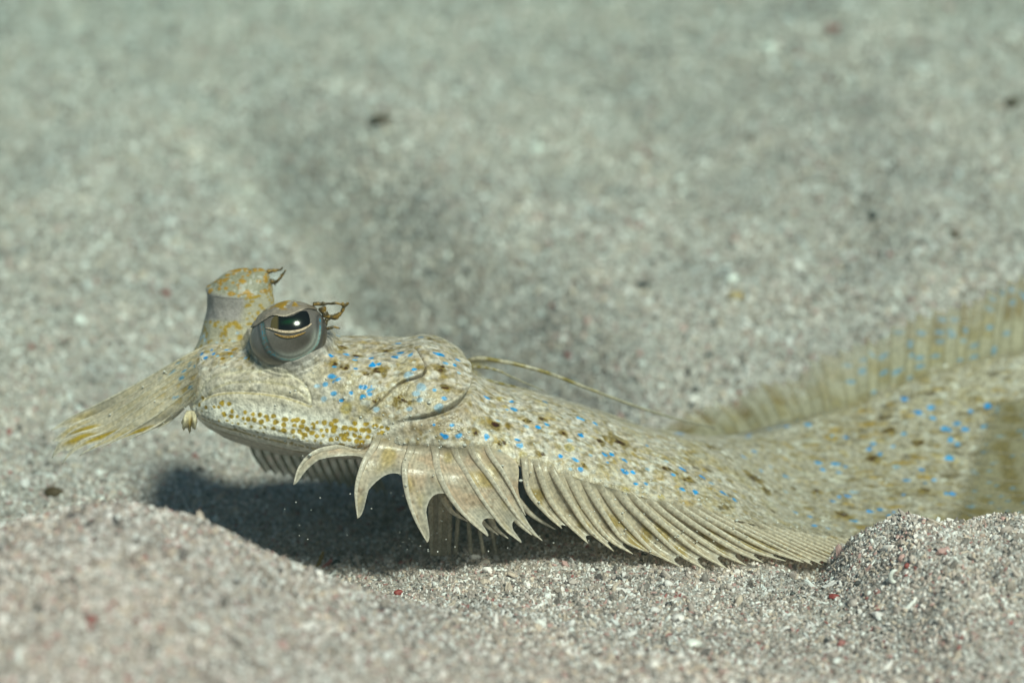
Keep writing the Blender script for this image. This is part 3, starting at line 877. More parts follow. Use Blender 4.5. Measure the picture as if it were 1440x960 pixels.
for k, (no, pw_) in enumerate([(0.37, 2.0), (0.43, 2.0), (0.55, 2.2), (0.75, 2.1), (0.77, 2.1), (0.83, 1.8)]):
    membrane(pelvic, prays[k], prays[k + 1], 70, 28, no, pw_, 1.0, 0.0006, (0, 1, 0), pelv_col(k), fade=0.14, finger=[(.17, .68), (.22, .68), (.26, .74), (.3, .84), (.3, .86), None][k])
# trailing web of the last ray up to the body
tail_r = pix_curve([(696, 628, bodyY(696, 628) / CM), (727, 651, bodyY(727, 651) / CM - .08), (729, 690, -0.95), (739, 724, -1.1)], 40)
membrane(pelvic, prays[6], tail_r, 30, 10, 1.0, 1.0, 1.0, 0.0, (0, 1, 0), pelv_col(9), fade=0.15)
for k, r in enumerate(prays):
    add_ray(pelvic, r - np.array([0, 0.0002, 0]), 0.00115 if k < 4 else 0.0009, 0.00012, (0.66, 0.62, 0.54), (0.88, 0.85, 0.78), 0.8, 0.35, 0.9, fade=0.2)

# pelvic fin of the blind side: pale struts standing on the sand
under = sub_empty('pelvic_fin', fish)
UR = [[(606, 668, 0.9), (606, 725, 0.8), (607, 781, 0.7)], [(620, 668, 0.9), (619, 725, 0.8), (618, 781, 0.7)], [(632, 668, 1.0), (632, 725, 0.9), (631, 780, 0.7)],
      [(640, 672, 1.1), (644, 725, 1.0), (640, 779, 0.8)], [(650, 675, 1.2), (658, 725, 1.1), (662, 779, 0.9)], [(664, 680, 1.3), (672, 730, 1.2), (680, 779, 1.0)], [(676, 680, 1.4), (688, 730, 1.3), (698, 779, 1.1)]]
urays = [pix_curve(p, 20) for p in UR]
def under_col(T, w, p):
    c = np.empty(T.shape + (3,)); c[:] = (0.48, 0.42, 0.34)
    return np.concatenate([c, np.full(T.shape + (1,), 0.75)], -1)
for k, r in enumerate(urays):
    add_ray(under, r, 0.0009 if k < 3 else 0.0006, 0.0005, (0.50, 0.46, 0.40), (0.52, 0.47, 0.40), 0.85)
for k in range(2):
    membrane(under, urays[k], urays[k + 1], 12, 4, 1.0, 1.0, 1.0, 0, (0, 1, 0), under_col, edge=False)
for tip, base in (((781, 744), (726, 700)), ((763, 760), (722, 712)), ((658, 733), (622, 700)), ((701, 752), (668, 712)), ((715, 757), (688, 722)), ((748, 752), (712, 706))):
    add_ray(under, pix_curve([(base[0], base[1], -0.6), ((tip[0] + base[0]) / 2 - 5, (tip[1] + base[1]) / 2 + 2, -0.7), (tip[0], tip[1], -0.8)], 20), 0.0009, 0.0001, (0.5, 0.46, 0.4), (0.8, 0.77, 0.7), 0.85)

# anal fin: a skirt of raked rays
anal = sub_empty('anal_fin', fish)
AR = [
 [(738, 652), (742, 686), (768, 721), (790, 742)],
 [(756, 656), (774, 703), (800, 737), (827, 763)],
 [(778, 664), (800, 702), (830, 746), (863, 774)],
 [(800, 671), (830, 725), (860, 760), (890, 778)],
 [(824, 680), (850, 723), (880, 761), (906, 774)],
 [(846, 686), (888, 744), (922, 777), (957, 796)],
 [(868, 692), (915, 741), (958, 780), (992, 800)],
 [(890, 697), (938, 741), (988, 780), (1023, 799)],
 [(912, 702), (967, 746), (1018, 780), (1050, 794)],
 [(933, 706), (990, 746), (1040, 776), (1073, 790)],
 [(953, 710), (1010, 746), (1062, 775), (1105, 788)],
 [(973, 715), (1030, 746), (1085, 774), (1130, 790)]]
arays = []
nA = len(AR)
EX = []
for q in range(16):
    bx = 992 + q * 18; tx = 1142 + q * 13
    by = spline(ST[:, 0], ST[:, 1], np.array([bx]))[0] - 6
    EX.append([(bx, by), (bx + (tx - bx) * .4, by + (792 - by) * .42), (bx + (tx - bx) * .75, by + (792 - by) * .76), (tx, 793 - q * 0.3)])
for k, pts in enumerate(AR + EX):
    b = pts[0]
    yb = bodyY(b[0], b[1]) / CM
    ye = yb - (0.75 if k < nA else 0.65) if k < 14 else yb - 0.5
    yt = max(-1.05, min(ye, -0.35)) if k < nA else min(yb - 0.35, -0.6 + (k - nA) * 0.12)
    Y = [yb - 0.08, yb * 0.6 + yt * 0.4 - 0.03, yb * 0.25 + yt * 0.75, yt]
    dxb = pts[1][0] - pts[0][0]; dyb = pts[1][1] - pts[0][1]; u_ = 16.0 / math.hypot(dxb, dyb)
    b2 = (b[0] - dxb * u_ * .8, b[1] - dyb * u_)
    arays.append(pix_curve([(b2[0], b2[1], bodyY(*b2) / CM - 0.03)] + [(p[0], p[1], y_) for p, y_ in zip(pts, Y)], 44))
def anal_col(k):
    def f(T, w, p):
        n_ = vnoise(p, 420.0, 20 + k); n2_ = vnoise(p, 1200.0, k)
        c = np.empty(T.shape + (3,)); c[:] = (0.70, 0.62, 0.49)
        c = lerp(c, (0.40, 0.30, 0.19), 0.6 * sstep(0.05, .5, n_) * sstep(.25, .6, T))
        c = lerp(c, (0.45, 0.33, 0.08), 0.8 * sstep(.1, .45, vnoise(p, 260.0, 31 + k)) * sstep(.3, .5, T) * (1 - sstep(.85, 1, T)))
        c = lerp(c, (0.16, 0.11, 0.06), 0.5 * sstep(.35, .6, n2_) * sstep(.35, .6, T))
        c = lerp(c, (0.70, 0.65, 0.56), 0.8 * sstep(.82, 1, T))
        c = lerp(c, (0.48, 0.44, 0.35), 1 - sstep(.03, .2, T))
        c = c * (1 + 0.12 * np.sin(w * 30 + 3 * n_) * sstep(.1, .3, T))[..., None]
        a = 0.97 - 0.22 * sstep(0.25, 0.6, T) * sstep(0.3, 0.9, w)
        return np.concatenate([c, a[..., None]], -1)
    return f
for k in range(len(arays) - 1):
    no = 0.80 if k < 11 else 0.93
    if k == 4: no = 0.9
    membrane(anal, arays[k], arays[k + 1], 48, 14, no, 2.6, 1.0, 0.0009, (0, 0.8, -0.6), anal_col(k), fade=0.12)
for k, r in enumerate(arays):
    w_ = 0.00105 if k < 12 else 0.0007
    add_ray(anal, r - np.array([0, 0.00025, 0]), w_, 0.00010, (0.62, 0.57, 0.48), (0.88, 0.83, 0.72), 0.9, 0.4, 0.75, fade=0.16)

AB = curve([(1296, 752, 2.0), (1330, 716, 2.5), (1352, 660, 3.3), (1370, 610, 4.3), (1388, 566, 5.4)], 13)
AT = curve([(1402, 772, 1.5), (1458, 738, 1.9), (1482, 680, 2.7), (1492, 612, 3.7), (1490, 548, 4.8)], 13)
rrays = []
for a_, b_ in zip(AB, AT):
    m_ = a_ * .55 + b_ * .45 + np.array([0, 5, 0])
    rrays.append(pix_curve([(a_[0], a_[1], bodyY(a_[0], a_[1]) / CM - .04), (m_[0], m_[1], bodyY(m_[0], m_[1]) / CM - .22), (b_[0], b_[1], bodyY(b_[0], b_[1]) / CM - .55)], 24))
def rear_col(T, w, p):
    c = np.empty(T.shape + (3,)); c[:] = (0.38, 0.34, 0.23)
    c = lerp(c, (0.24, 0.18, 0.05), 0.75 * sstep(.0, .4, vnoise(p * np.array([1, 1, 2.2]), 230.0, 81.0)))
    c = lerp(c, (0.16, 0.40, 0.66), 0.7 * sstep(.55, .65, vnoise(p, 620.0, 87.0)))
    return np.concatenate([c, np.full(T.shape + (1,), 0.93)], -1)
for k in range(12):
    membrane(anal, rrays[k], rrays[k + 1], 24, 8, 0.96, 1.4, 1.0, 0.0, (0, 1, 0), rear_col, edge=False, fade=0.3, mat='far_fin')
for r in rrays: add_ray(anal, r, 0.0005, 0.0002, (0.45, 0.40, 0.29), (0.50, 0.45, 0.34), 0.7, fade=0.35, mat='far_fin')

# front of the dorsal fin: long soft fringe over the snout
fringe = sub_empty('dorsal_fin', fish)
FR = [
 [(303, 482, None), (268, 497, 1.9), (205, 533, 1.8), (128, 573, 1.6), (95, 589, 1.7), (72, 605, 1.5)],
 [(300, 491, None), (262, 507, 1.7), (205, 543, 1.6), (135, 583, 1.7), (98, 600, 1.4), (74, 620, 1.3)],
 [(297, 500, None), (258, 517, 1.6), (205, 551, 1.4), (140, 590, 1.4), (100, 607, 1.3), (76, 634, 1.1)],
 [(293, 509, None), (253, 528, 1.5), (205, 560, 1.3), (145, 599, 1.3), (103, 612, 1.0), (84, 622, 0.95), (73, 644, 0.9)],
 [(290, 518, None), (250, 539, 1.4), (205, 568, 1.2), (150, 606, 1.1), (112, 622, 0.8), (97, 636, 0.75), (88, 652, 0.7)],
 [(287, 527, None), (249, 550, 1.3), (208, 578, 1.1), (165, 606, 0.9), (112, 640, 0.6)],
 [(284, 535, None), (251, 560, 1.2), (216, 586, 1.0), (180, 608, 0.9), (142, 629, 0.7)],
 [(281, 543, None), (254, 570, 1.15), (232, 590, 1.2), (210, 604, 1.0), (180, 617, 0.9)],
 [(279, 551, None), (258, 574, 1.1), (246, 586, 1.4), (236, 594, 1.3), (222, 602, 1.2)]]
frays = [pix_curve([(p[0][0], p[0][1], bodyY(p[0][0], p[0][1]) / CM - 0.02)] + p[1:], 48) for p in FR]
def fringe_col(k):
    def f(T, w, p):
        n_ = vnoise(p, 260.0, 40 + k)
        c = np.empty(T.shape + (3,)); c[:] = (0.66, 0.60, 0.48)
        c = lerp(c, (0.52, 0.43, 0.22), 0.4 * sstep(0, .5, n_))
        c = lerp(c, (0.08, 0.34, 0.62), 0.9 * sstep(.34, .42, vnoise(p, 620.0, 50 + k)) * sstep(.06, .1, T) * (1 - sstep(.25, .36, T)))
        c = lerp(c, (0.48, 0.35, 0.10), 0.8 * sstep(.05, .4, vnoise(p, 480.0, 60 + k)) * (1 - sstep(.3, .45, T)))
        yl = sstep(.74, .82, T) * (1 - sstep(.92, .98, T)) * sstep(.15, .4, w) * (1 - sstep(.7, .95, w))
        c = lerp(c, (0.46, 0.32, 0.015), yl * (0.95 if k in (2, 3, 4, 6) else 0.35))
        a = 0.97 - 0.12 * sstep(.12, .5, T) + 0.1 * yl + 0.05 * sstep(.1, .5, n_)
        return np.concatenate([c, np.clip(a, 0, 1)[..., None]], -1)
    return f
for k in range(len(frays) - 1):
    membrane(fringe, frays[k], frays[k + 1], 60, 10, [.9, .95, .86, .92, .84, .9, .8, .86][k], 1.8, 1.0, 0.0002, (0, -0.9, 0.4), fringe_col(k), fade=0.13)
for k, r in enumerate(frays):
    add_ray(fringe, r, 0.00038, 0.00013, (0.62, 0.58, 0.46), (0.72, 0.70, 0.64), 0.85, 0.8, 0.6, fade=0.16)

# rest of the dorsal fin along the far edge: under the head, over the back, up the bank
dorsal = sub_empty('dorsal_fin', fish)
hd = []
for q in range(14):
    px0 = 352 + q * 13
    hd.append(pix_curve([(px0 - 4, 606 + q * 0.6, 4.6), (px0 + 6, 640 + q * 1.2, 4.9), (px0 + 22, 664 + q * 2.4, 5.2)], 16))
def hd_col(T, w, p):
    c = np.empty(T.shape + (3,)); c[:] = (0.30, 0.28, 0.22)
    return np.concatenate([c, np.full(T.shape + (1,), 0.75)], -1)
for k in range(13):
    membrane(dorsal, hd[k], hd[k + 1], 10, 5, 0.9, 1.5, 1.0, 0.0008, (0, 1, 0), hd_col, edge=False)
for r in hd: add_ray(dorsal, r, 0.0006, 0.00025, (0.45, 0.42, 0.33), (0.5, 0.47, 0.38), 1.0)
dr = []
bxs = 948 + np.cumsum(np.array([random.Random(q_).uniform(10, 21) for q_ in range(42)]))
lean = spline([900, 1000, 1100, 1170, 1220, 1300, 1440, 1620], np.array([-44, -40, -34, -20, -4, 8, 18, 26.]), bxs)
tipy = spline([900, 960, 1000, 1050, 1085, 1120, 1180, 1220, 1260, 1310, 1380, 1430, 1500, 1620], np.array([608, 596, 584, 568, 552, 534, 500, 478, 456, 432, 404, 388, 376, 390.]), bxs)
for q, bx in enumerate(bxs):
    i = ui(bx)
    e = G2[i, int(round((NF + NR - 4) + (-(NR - 4) - 10) * float(sstep(1000, 1200, np.array(bx)))))]
    epx, epy = PX(e)
    ye = e[1] / CM
    jit = rr.uniform(-9, 9)
    tx = bx + lean[q]; ty = tipy[q] + jit
    dr.append(pix_curve([(float(epx), float(epy) + 2, ye - 0.05), (epx + (tx - epx) * .42, epy + (ty - epy) * .5, ye + 1.0), (tx, ty, ye + 1.7)], 24))
def dors_col(k):
    rk = random.Random(900 + k)
    dark = rk.random() < 0.62
    nb = [(rk.uniform(.15, .95), rk.uniform(.3, .7)) for _ in range(rk.choice([2, 3, 3, 4]))]
    def f(T, w, p):
        c = np.empty(T.shape + (3,)); c[:] = (0.50, 0.46, 0.34)
        c = lerp(c, (0.38, 0.30, 0.12), 0.6 * sstep(0, .5, vnoise(p, 190.0, 70 + k)))
        bx_ = bxs[min(k, len(bxs) - 1)]
        if (bx_ > 1215 or bx_ < 1110) and dark:
            c = lerp(c, (0.25, 0.165, 0.02), sstep(.5, .62, T) * np.exp(-((w - .4) / .42) ** 2) * 0.95)
        if bx_ > 1190:
            for (tt, ww_) in nb:
                c = lerp(c, (0.16, 0.40, 0.66), 0.8 * (1 - sstep(.5, 1.2, np.hypot((T - tt) / .035, (w - ww_) / .4))))
        a = 0.95 - 0.40 * sstep(.4, 1.0, T)
        if 1110 <= bx_ <= 1215: a = a - 0.12
        a = np.maximum(a, 0.35)
        return np.concatenate([c, a[..., None]], -1)
    return f
for k in range(len(dr) - 1):
    membrane(dorsal, dr[k], dr[k + 1], 30, 8, 0.90, 1.6, 1.0, 0.0, (0, .6, .6), dors_col(k), edge=False, mat='far_fin', fade=0.2)
for k, r in enumerate(dr):
    add_ray(dorsal, r, 0.0004, 0.00016, (0.42, 0.38, 0.27), (0.34, 0.27, 0.12), 0.3, mat='far_fin', fade=0.3)

# pectoral fin with its long filament trailing over the back
pect = sub_empty('pectoral_fin', fish)
F0 = pix_curve([(650, 512, 3.2), (668, 504, 3.0), (700, 507, 2.9), (760, 521, 2.9), (830, 547, 3.2), (900, 573, 3.8), (960, 591, 4.6), (1006, 602, 5.4)], 70)
F1 = pix_curve([(652, 527, 3.0), (672, 532, 2.85), (700, 538, 2.9), (730, 546, 3.05), (775, 561, 3.3), (830, 582, 3.6)], 70)
F2 = pix_curve([(651, 519, 3.1), (670, 516, 2.95), (698, 520, 2.9), (722, 531, 2.95), (745, 541, 3.05), (765, 549, 3.15)], 70)
def band(t, c):
    n_ = np.sin(t * 70) > 0.1
    k_ = (1 - sstep(.35, .6, t)) * n_
    return lerp(c, (0.30, 0.24, 0.05), k_ * 0.85)
def pect_col(T, w, p):
    c = np.empty(T.shape + (3,)); c[:] = (0.42, 0.40, 0.30)
    s_ = sstep(-.1, .3, np.sin(T * 110 + w * 9))
    c = lerp(c, (0.34, 0.26, 0.04), 0.85 * s_ * (1 - sstep(.2, .3, T)))
    a = 0.85 - 0.85 * sstep(.10, .34, T)
    return np.concatenate([c, a[..., None]], -1)
membrane(pect, F0[:46], F2[:46], 50, 12, 1.0, 1.0, 1.0, 0.0004, (0, 1, 0), pect_col, edge=False)
membrane(pect, F2[:46], F1[:46], 50, 12, 1.0, 1.0, 1.0, 0.0004, (0, 1, 0), pect_col, edge=False)
add_ray(pect, F0, 0.00062, 0.00022, (0.58, 0.55, 0.44), (0.42, 0.40, 0.34), 0.95, 0.9, 0.9, band)
add_ray(pect, F2, 0.00050, 0.00012, (0.50, 0.48, 0.38), (0.40, 0.38, 0.30), 0.8, 0.9, 0.9, band)
add_ray(pect, F1, 0.00050, 0.00012, (0.46, 0.44, 0.34), (0.40, 0.38, 0.30), 0.9, 0.9, 0.9, band)

# tail fin, beyond the right edge of view
caud = sub_empty('tail_fin', fish)
e0 = G2[-1].mean(0)
cr_ = []
for q in range(11):
    a_ = (q - 5) / 5.0
    st_ = e0 + np.array([-0.004, a_ * 0.008, 0.0])
    en_ = e0 + np.array([0.045 - 0.010 * a_ * a_, a_ * 0.030, -0.006])
    cr_.append(np.linspace(st_, en_, 12))
for k_ in range(10): membrane(caud, cr_[k_], cr_[k_ + 1], 12, 4, 0.97, 1.5, 1.0, 0, (0, 0, 1), lambda T, w, p: np.concatenate([np.broadcast_to(np.array([0.36, 0.34, 0.24, 0.85]), T.shape + (4,))], -1).copy(), edge=False)
for r in cr_: add_ray(caud, r, 0.0007, 0.0002, (0.4, 0.37, 0.27), (0.45, 0.42, 0.32), 1.0)

# small frilled skin flap under the snout
fl_c = W(268, 578, 0.9)
fv, fc = [], []
nu_, nv_ = 26, 15
for i_ in range(nu_):
    for j_ in range(nv_):
        a_ = i_ / (nu_ - 1) * 2 - 1; b_ = j_ / (nv_ - 1)
        lobe = 1 + 0.12 * math.cos(a_ * 9) + 0.10 * math.sin(a_ * 17 + 1)
        x_ = 268 + a_ * (5 + 9 * b_ * (1 - .25 * b_)) - 2 * b_
        y_ = 577 + b_ * 27 * lobe * (1 - 0.28 * a_ * a_)
        Y_ = 0.72 - 0.25 * math.sin(b_ * 2.6) + 0.12 * math.cos(a_ * 5) * b_
        fv.append(W(x_, y_, Y_ * CM))
        yk = math.exp(-((a_ - .1) / .28) ** 2 - ((b_ - .62) / .22) ** 2)
        fc.append([0.78 - .20 * yk, 0.73 - .30 * yk, 0.56 - .50 * yk, 1.0])
flap = mesh_obj('skin_flap', fv, grid_faces(nu_, nv_), M['membrane'], fish, fc)
sm_ = flap.modifiers.new('thickness', 'SOLIDIFY'); sm_.thickness = 0.0006

# eyes ------------------------------------------------------------------------
def patch_from(cx, cy, Yc, rx, ry, rY, nth=150, nph=150, tilt=0.0, full=True):
    th = np.linspace(0.0, math.pi, nth)[:, None]; ph = np.linspace(0, 2 * math.pi, nph, endpoint=False)[None, :]
    u = np.sin(th) * np.cos(ph); v = np.sin(th) * np.sin(ph); w = np.cos(th) * np.ones_like(ph)    # w towards camera
    return u, v, w

# near eye
eye = sub_empty('eye', fish)
ex, ey, eY = 406.0, 472.0, bodyY(406, 505) / CM + 0.10
ec = W(ex, ey, eY * CM)
pxm = FW / 1440.0
EXV = np.array([1.0, 0, 0]); EZV = UPV; EYV = -FWD
def eye_surf(sx, sy, sd, nth=170, nph=220, shape=None):
    u, v, w = patch_from(0, 0, 0, 0, 0, 0, nth, nph)
    # oval leaning up to the right
    ca, sa = math.cos(math.radians(-20)), math.sin(math.radians(-20))
    a_ = u * sx; b_ = v * sy
    X_ = a_ * ca - b_ * sa; Z_ = -(a_ * sa + b_ * ca)
    return ec + X_[..., None] * pxm * EXV + Z_[..., None] * pxm * EZV + (w * sd * pxm)[..., None] * EYV
def ellipsoid_obj(name, S, mat, parent, c, keep=None):
    nth, nph = S.shape[:2]
    f = grid_faces(nth, nph, True)
    if keep is not None:
        kk = keep.reshape(-1)
        f = f[kk[f].all(1)]
    tr_ = np.concatenate([f[:, [0, 1, 2]], f[:, [0, 2, 3]]])
    return mesh_obj(name, S.reshape(-1, 3), tr_, mat, parent, c.reshape(-1, c.shape[-1]))
S = eye_surf(56, 48, 46)
sx_, sy_ = PX(S)
RING = [(367, 456), (371, 476), (378, 492), (390, 502), (405, 506), (422, 503), (436, 495), (446, 483), (450, 466), (450, 447)]
rd, rs, rp = poly_dist(sx_, sy_, curve(RING, 60))
ball = np.empty(S.shape); ball[:] = (0.26, 0.235, 0.225)
ball = lerp(ball, (0.10, 0.08, 0.07), np.exp(-((sx_ - 428) / 26) ** 2 - ((sy_ - 478) / 14) ** 2) * .85)
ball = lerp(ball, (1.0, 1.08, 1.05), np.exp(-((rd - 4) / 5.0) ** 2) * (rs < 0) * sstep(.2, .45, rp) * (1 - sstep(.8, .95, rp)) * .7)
ball = lerp(ball, (0.50, 0.46, 0.43), np.exp(-((sx_ - 373) / 7) ** 2 - ((sy_ - 466) / 9) ** 2) * .8)
ball = lerp(ball, (0.33, 0.31, 0.33), sstep(372, 362, sx_))
ball = lerp(ball, (0.44, 0.42, 0.42), sstep(506, 512, sy_ + .0 * sx_) * .7)
spk = vnoise(S, 2600.0, 5.0)
ball = lerp(ball, (0.03, 0.035, 0.05), np.exp(-((rd - 4.0) / 2.0) ** 2) * (rs > -2) * .6)
ball = lerp(ball, (0.05, 0.45, 0.72), np.clip(np.exp(-(rd / 0.9) ** 2) * (0.45 + 1.3 * spk + .5 * sstep(.5, .8, rp)), 0, 1))
ball = lerp(ball, (0.55, 0.80, 0.78), np.clip(np.exp(-((rd - .6) / 0.9) ** 2) * sstep(.3, .5, rp) * (1 - sstep(.85, .95, rp)) * (0.7 + .5 * spk), 0, 1))
ball = lerp(ball, (0.10, 0.38, 0.42), np.clip(np.exp(-((rd - 3.0) / 1.3) ** 2) * (sy_ < 500) * (spk > 0) * .6 * (sx_ < 395), 0, 1))
ball = ball * 0.62
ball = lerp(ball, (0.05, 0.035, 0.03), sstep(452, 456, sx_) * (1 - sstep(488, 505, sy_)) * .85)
ellipsoid_obj('eyeball', S, M['eye_ball'], eye, ball)
# pupil
S2 = eye_surf(56.6, 48.6, 46.8, 240, 320)
s2x, s2y = PX(S2)
PUP = [(380, 460), (382, 449), (391, 442), (400, 445), (412, 443), (424, 437), (431, 437), (436, 447), (435, 458), (424, 463), (402, 466), (390, 463)]
frontm = ((S2 - ec) @ EYV) > 0
inp = in_poly(s2x, s2y, curve(PUP + [PUP[0]], 80)) & frontm
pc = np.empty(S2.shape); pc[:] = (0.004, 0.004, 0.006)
pc = lerp(pc, (0.004, 0.035, 0.014), np.exp(-((s2x - 408) / 11) ** 2 - ((s2y - 452 + .12 * (s2x - 408)) / 3.2) ** 2))  # green glow inside the pupil, painted into its colour
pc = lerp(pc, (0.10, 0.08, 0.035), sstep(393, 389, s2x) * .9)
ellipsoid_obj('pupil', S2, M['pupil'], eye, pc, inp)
# pale gold rim under the pupil
def on_eye(px, py, k_=1.0):
    d_ = (np.hypot(S2[..., 0] * 0 + s2x - px, s2y - py) + (~frontm) * 1e3)
    i_ = np.unravel_index(np.argmin(d_), d_.shape)
    return ec + (S2[i_] - ec) * k_
def eye_tube(name, pts, r_, c, mat, k_=1.0, n=40):
    q_ = curve(pts, n)
    pp = np.array([on_eye(a_, b_, k_) for a_, b_ in q_])
    for _ in range(3): pp[1:-1] = (pp[:-2] + pp[1:-1] * 2 + pp[2:]) / 4
    rad_ = r_ * np.sin(np.linspace(0.08, math.pi - .08, n)) ** .45
    v_, f_, t_ = tube_mesh(pp, rad_, 10, 1.0)
    cols_ = np.tile(np.array(c), (len(v_), 1)) * (1 + .3 * vnoise(v_, 2500.0)[:, None])
    return mesh_obj(name, v_, f_, mat, eye, cols_)
eye_tube('iris', [(374, 461), (384, 463), (394, 466), (406, 467), (420, 465), (432, 460), (438, 455)], 0.00042, (0.62, 0.50, 0.38), M['iris'])
eye_tube('iris', [(386, 469), (396, 473), (408, 474), (420, 471), (430, 467)], 0.00034, (0.34, 0.20, 0.05), M['iris'], 0.995)
# upper eyelid: hood over the ball with a pale lower lip
S3 = eye_surf(57.6, 49.6, 47.6, 200, 260)
s3x, s3y = PX(S3)
LID = [(290, 474), (350, 463), (366, 454), (384, 444), (398, 445), (412, 442), (424, 436), (434, 434), (446, 436), (460, 434), (530, 424)]
ld, ls, lp = poly_dist(s3x, s3y, curve(LID, 80))
f3 = ((S3 - ec) @ EYV) > -0.004
keep = (ls < 0) & f3
S3 = S3 + ((S3 - ec) / np.linalg.norm(S3 - ec, axis=-1, keepdims=True)) * (-0.0001 * sstep(2.5, 8, ld) + .0002 * vnoise(S3, 800.0))[..., None]
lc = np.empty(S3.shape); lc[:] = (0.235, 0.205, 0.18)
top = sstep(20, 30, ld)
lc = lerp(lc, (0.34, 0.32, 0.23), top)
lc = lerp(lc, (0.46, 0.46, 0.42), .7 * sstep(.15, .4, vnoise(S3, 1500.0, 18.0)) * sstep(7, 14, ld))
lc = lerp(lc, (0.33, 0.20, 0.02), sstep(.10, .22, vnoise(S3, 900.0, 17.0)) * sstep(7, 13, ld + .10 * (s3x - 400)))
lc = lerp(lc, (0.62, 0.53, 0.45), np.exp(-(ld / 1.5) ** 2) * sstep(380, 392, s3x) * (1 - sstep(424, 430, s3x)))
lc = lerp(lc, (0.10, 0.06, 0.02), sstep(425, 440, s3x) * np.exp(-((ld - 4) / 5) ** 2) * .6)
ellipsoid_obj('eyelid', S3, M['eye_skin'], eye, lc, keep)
def cirrus(parent, branches, Y):
    """branched skin tentacle: one mesh"""
    vs, fs, cs, off = [], [], [], 0
    for pts, r0, r1 in branches:
        path = pix_curve([(a_, b_, Y) for a_, b_ in pts], 22)
        path = path + 0.0002 * np.stack([vnoise(path, 1500.0, k_) for k_ in (1, 2, 3)], -1)
        rad = 0.75 * np.linspace(r0, r1 * .6, 22) * (1 + .5 * vnoise(path, 1800.0, 7.0))
        v_, f_, t_ = tube_mesh(path, rad, 9, 0.8)
        nz = vnoise(v_, 1300.0, 9.0)
        c_ = lerp(np.tile(np.array((0.07, 0.05, 0.02)), (len(v_), 1)), (0.26, 0.155, 0.025), sstep(.0, .4, nz))
        vs.append(v_); fs.append(f_ + off); cs.append(c_); off += len(v_)
    return mesh_obj('cirrus', np.concatenate(vs), np.concatenate(fs), M['cirrus'], parent, np.concatenate(cs))
cirrus(eye, [([(440, 427), (455, 427), (468, 426), (480, 428)], .0008, .0006), ([(480, 427), (486, 430), (491, 426)], .0006, .0003), ([(452, 432), (458, 443), (466, 446), (474, 444), (481, 437), (486, 429), (491, 426)], .0012, .0005),
             ([(460, 462), (468, 460), (478, 461)], .0006, .00025), ([(456, 456), (460, 450), (466, 445)], .0011, .0008)], eY + 0.15)

# far eye: turret with a spotted cap
eye2 = sub_empty('eye', fish)
FY = 3.35
ringp = np.array([   # py, left, right, depth scale
 [512, 258, 402, 1.0], [500, 267, 397, 1.0], [488, 275, 392, 1.0], [478, 280, 389, .97], [464, 284, 387, .92], [450, 287, 386, .9], [438, 290, 385.5, .88], [426, 292.5, 385, .86], [416, 291.5, 384, .85], [408, 290.5, 383, .85],
 [405, 290.2, 382.7, .85], [402, 292.2, 382.3, .84], [400, 297, 381.5, .80], [394, 304, 380.5, .76], [387, 313, 379, .66], [382, 324, 376, .52], [379.5, 336, 370, .32], [378.8, 350, 358, .08]])
tq = np.arange(len(ringp)); tt = np.linspace(0, len(ringp) - 1, 170)
rp_ = np.stack([spline(tq, ringp[:, k_], tt) for k_ in range(4)], -1)
ang = np.linspace(0, 2 * math.pi, 200, endpoint=False)
T3 = np.empty((170, 200, 3))
for i_ in range(170):
    cx_ = (rp_[i_, 1] + rp_[i_, 2]) / 2; hw = (rp_[i_, 2] - rp_[i_, 1]) / 2
    ct = W(cx_, rp_[i_, 0], FY * CM); sc_ = np.linalg.norm(ct - CAM) / DIST * pxm
    tiltz = 0.10 * (1 if i_ > 90 else .5)
    T3[i_] = ct + np.stack([np.cos(ang) * hw * sc_, np.sin(ang) * hw * sc_ * rp_[i_, 3], np.sin(ang) * hw * sc_ * tiltz], -1)
tx_, ty_ = PX(T3)
rngk = np.broadcast_to(rp_[:, 0][:, None], tx_.shape)
cap = 1 - sstep(399, 407, rngk + 0.06 * (tx_ - 340) * (1 - sstep(340, 380, tx_)) * 0 + 2.5 * np.exp(-((tx_ - 350) / 25) ** 2) * -1)
tc_ = np.empty(T3.shape); tc_[:] = (0.36, 0.34, 0.35)
tc_ = lerp(tc_, (0.22, 0.21, 0.23), np.exp(-((tx_ - 296) / 10) ** 2) * .7)
net = vnoise(T3, 700.0, 3.0)
rgt = sstep(338, 352, tx_ + .25 * (ty_ - 425))
low = sstep(446, 456, ty_)
skinm = np.clip(np.maximum(rgt, low), 0, 1)
tc_ = lerp(tc_, (0.45, 0.43, 0.35), skinm)
tc_ = lerp(tc_, (0.27, 0.27, 0.21), cap)
rdot = random.Random(3)
for k_ in range(150):
    i_ = rdot.randrange(60, 168); j_ = rdot.randrange(200)
    if rp_[i_, 0] < 404:
        r_ = rdot.uniform(.0004, .0009); cd = (0.36, 0.205, 0.015)
    else: continue
    dq = np.linalg.norm((T3 - T3[i_, j_]) * np.array([1, 1, 1.3]), axis=-1) * (1 + .25 * net)
    tc_ = lerp(tc_, cd, .9 * (1 - sstep(r_ * .8, r_ * 1.2, dq)))
for k_ in range(800):
    i_ = rdot.randrange(0, 110); j_ = rdot.randrange(200)
    if skinm[i_, j_] < .5 or rp_[i_, 0] < 406: continue
    r_ = rdot.uniform(.0003, .0006); cd = (0.40, 0.27, 0.03) if rdot.random() < .82 or rp_[i_, 0] < 450 else (0.40, 0.56, 0.74)
    dq = np.linalg.norm((T3 - T3[i_, j_]) * np.array([.75, 1, 1.35]), axis=-1) * (1 + .25 * net)
    tc_ = lerp(tc_, cd, .9 * (1 - sstep(r_ * .8, r_ * 1.2, dq)))
tc_ = lerp(tc_, (0.46, 0.47, 0.46), sstep(.35, .5, vnoise(T3, 1500.0, 31.0)) * cap * .6)
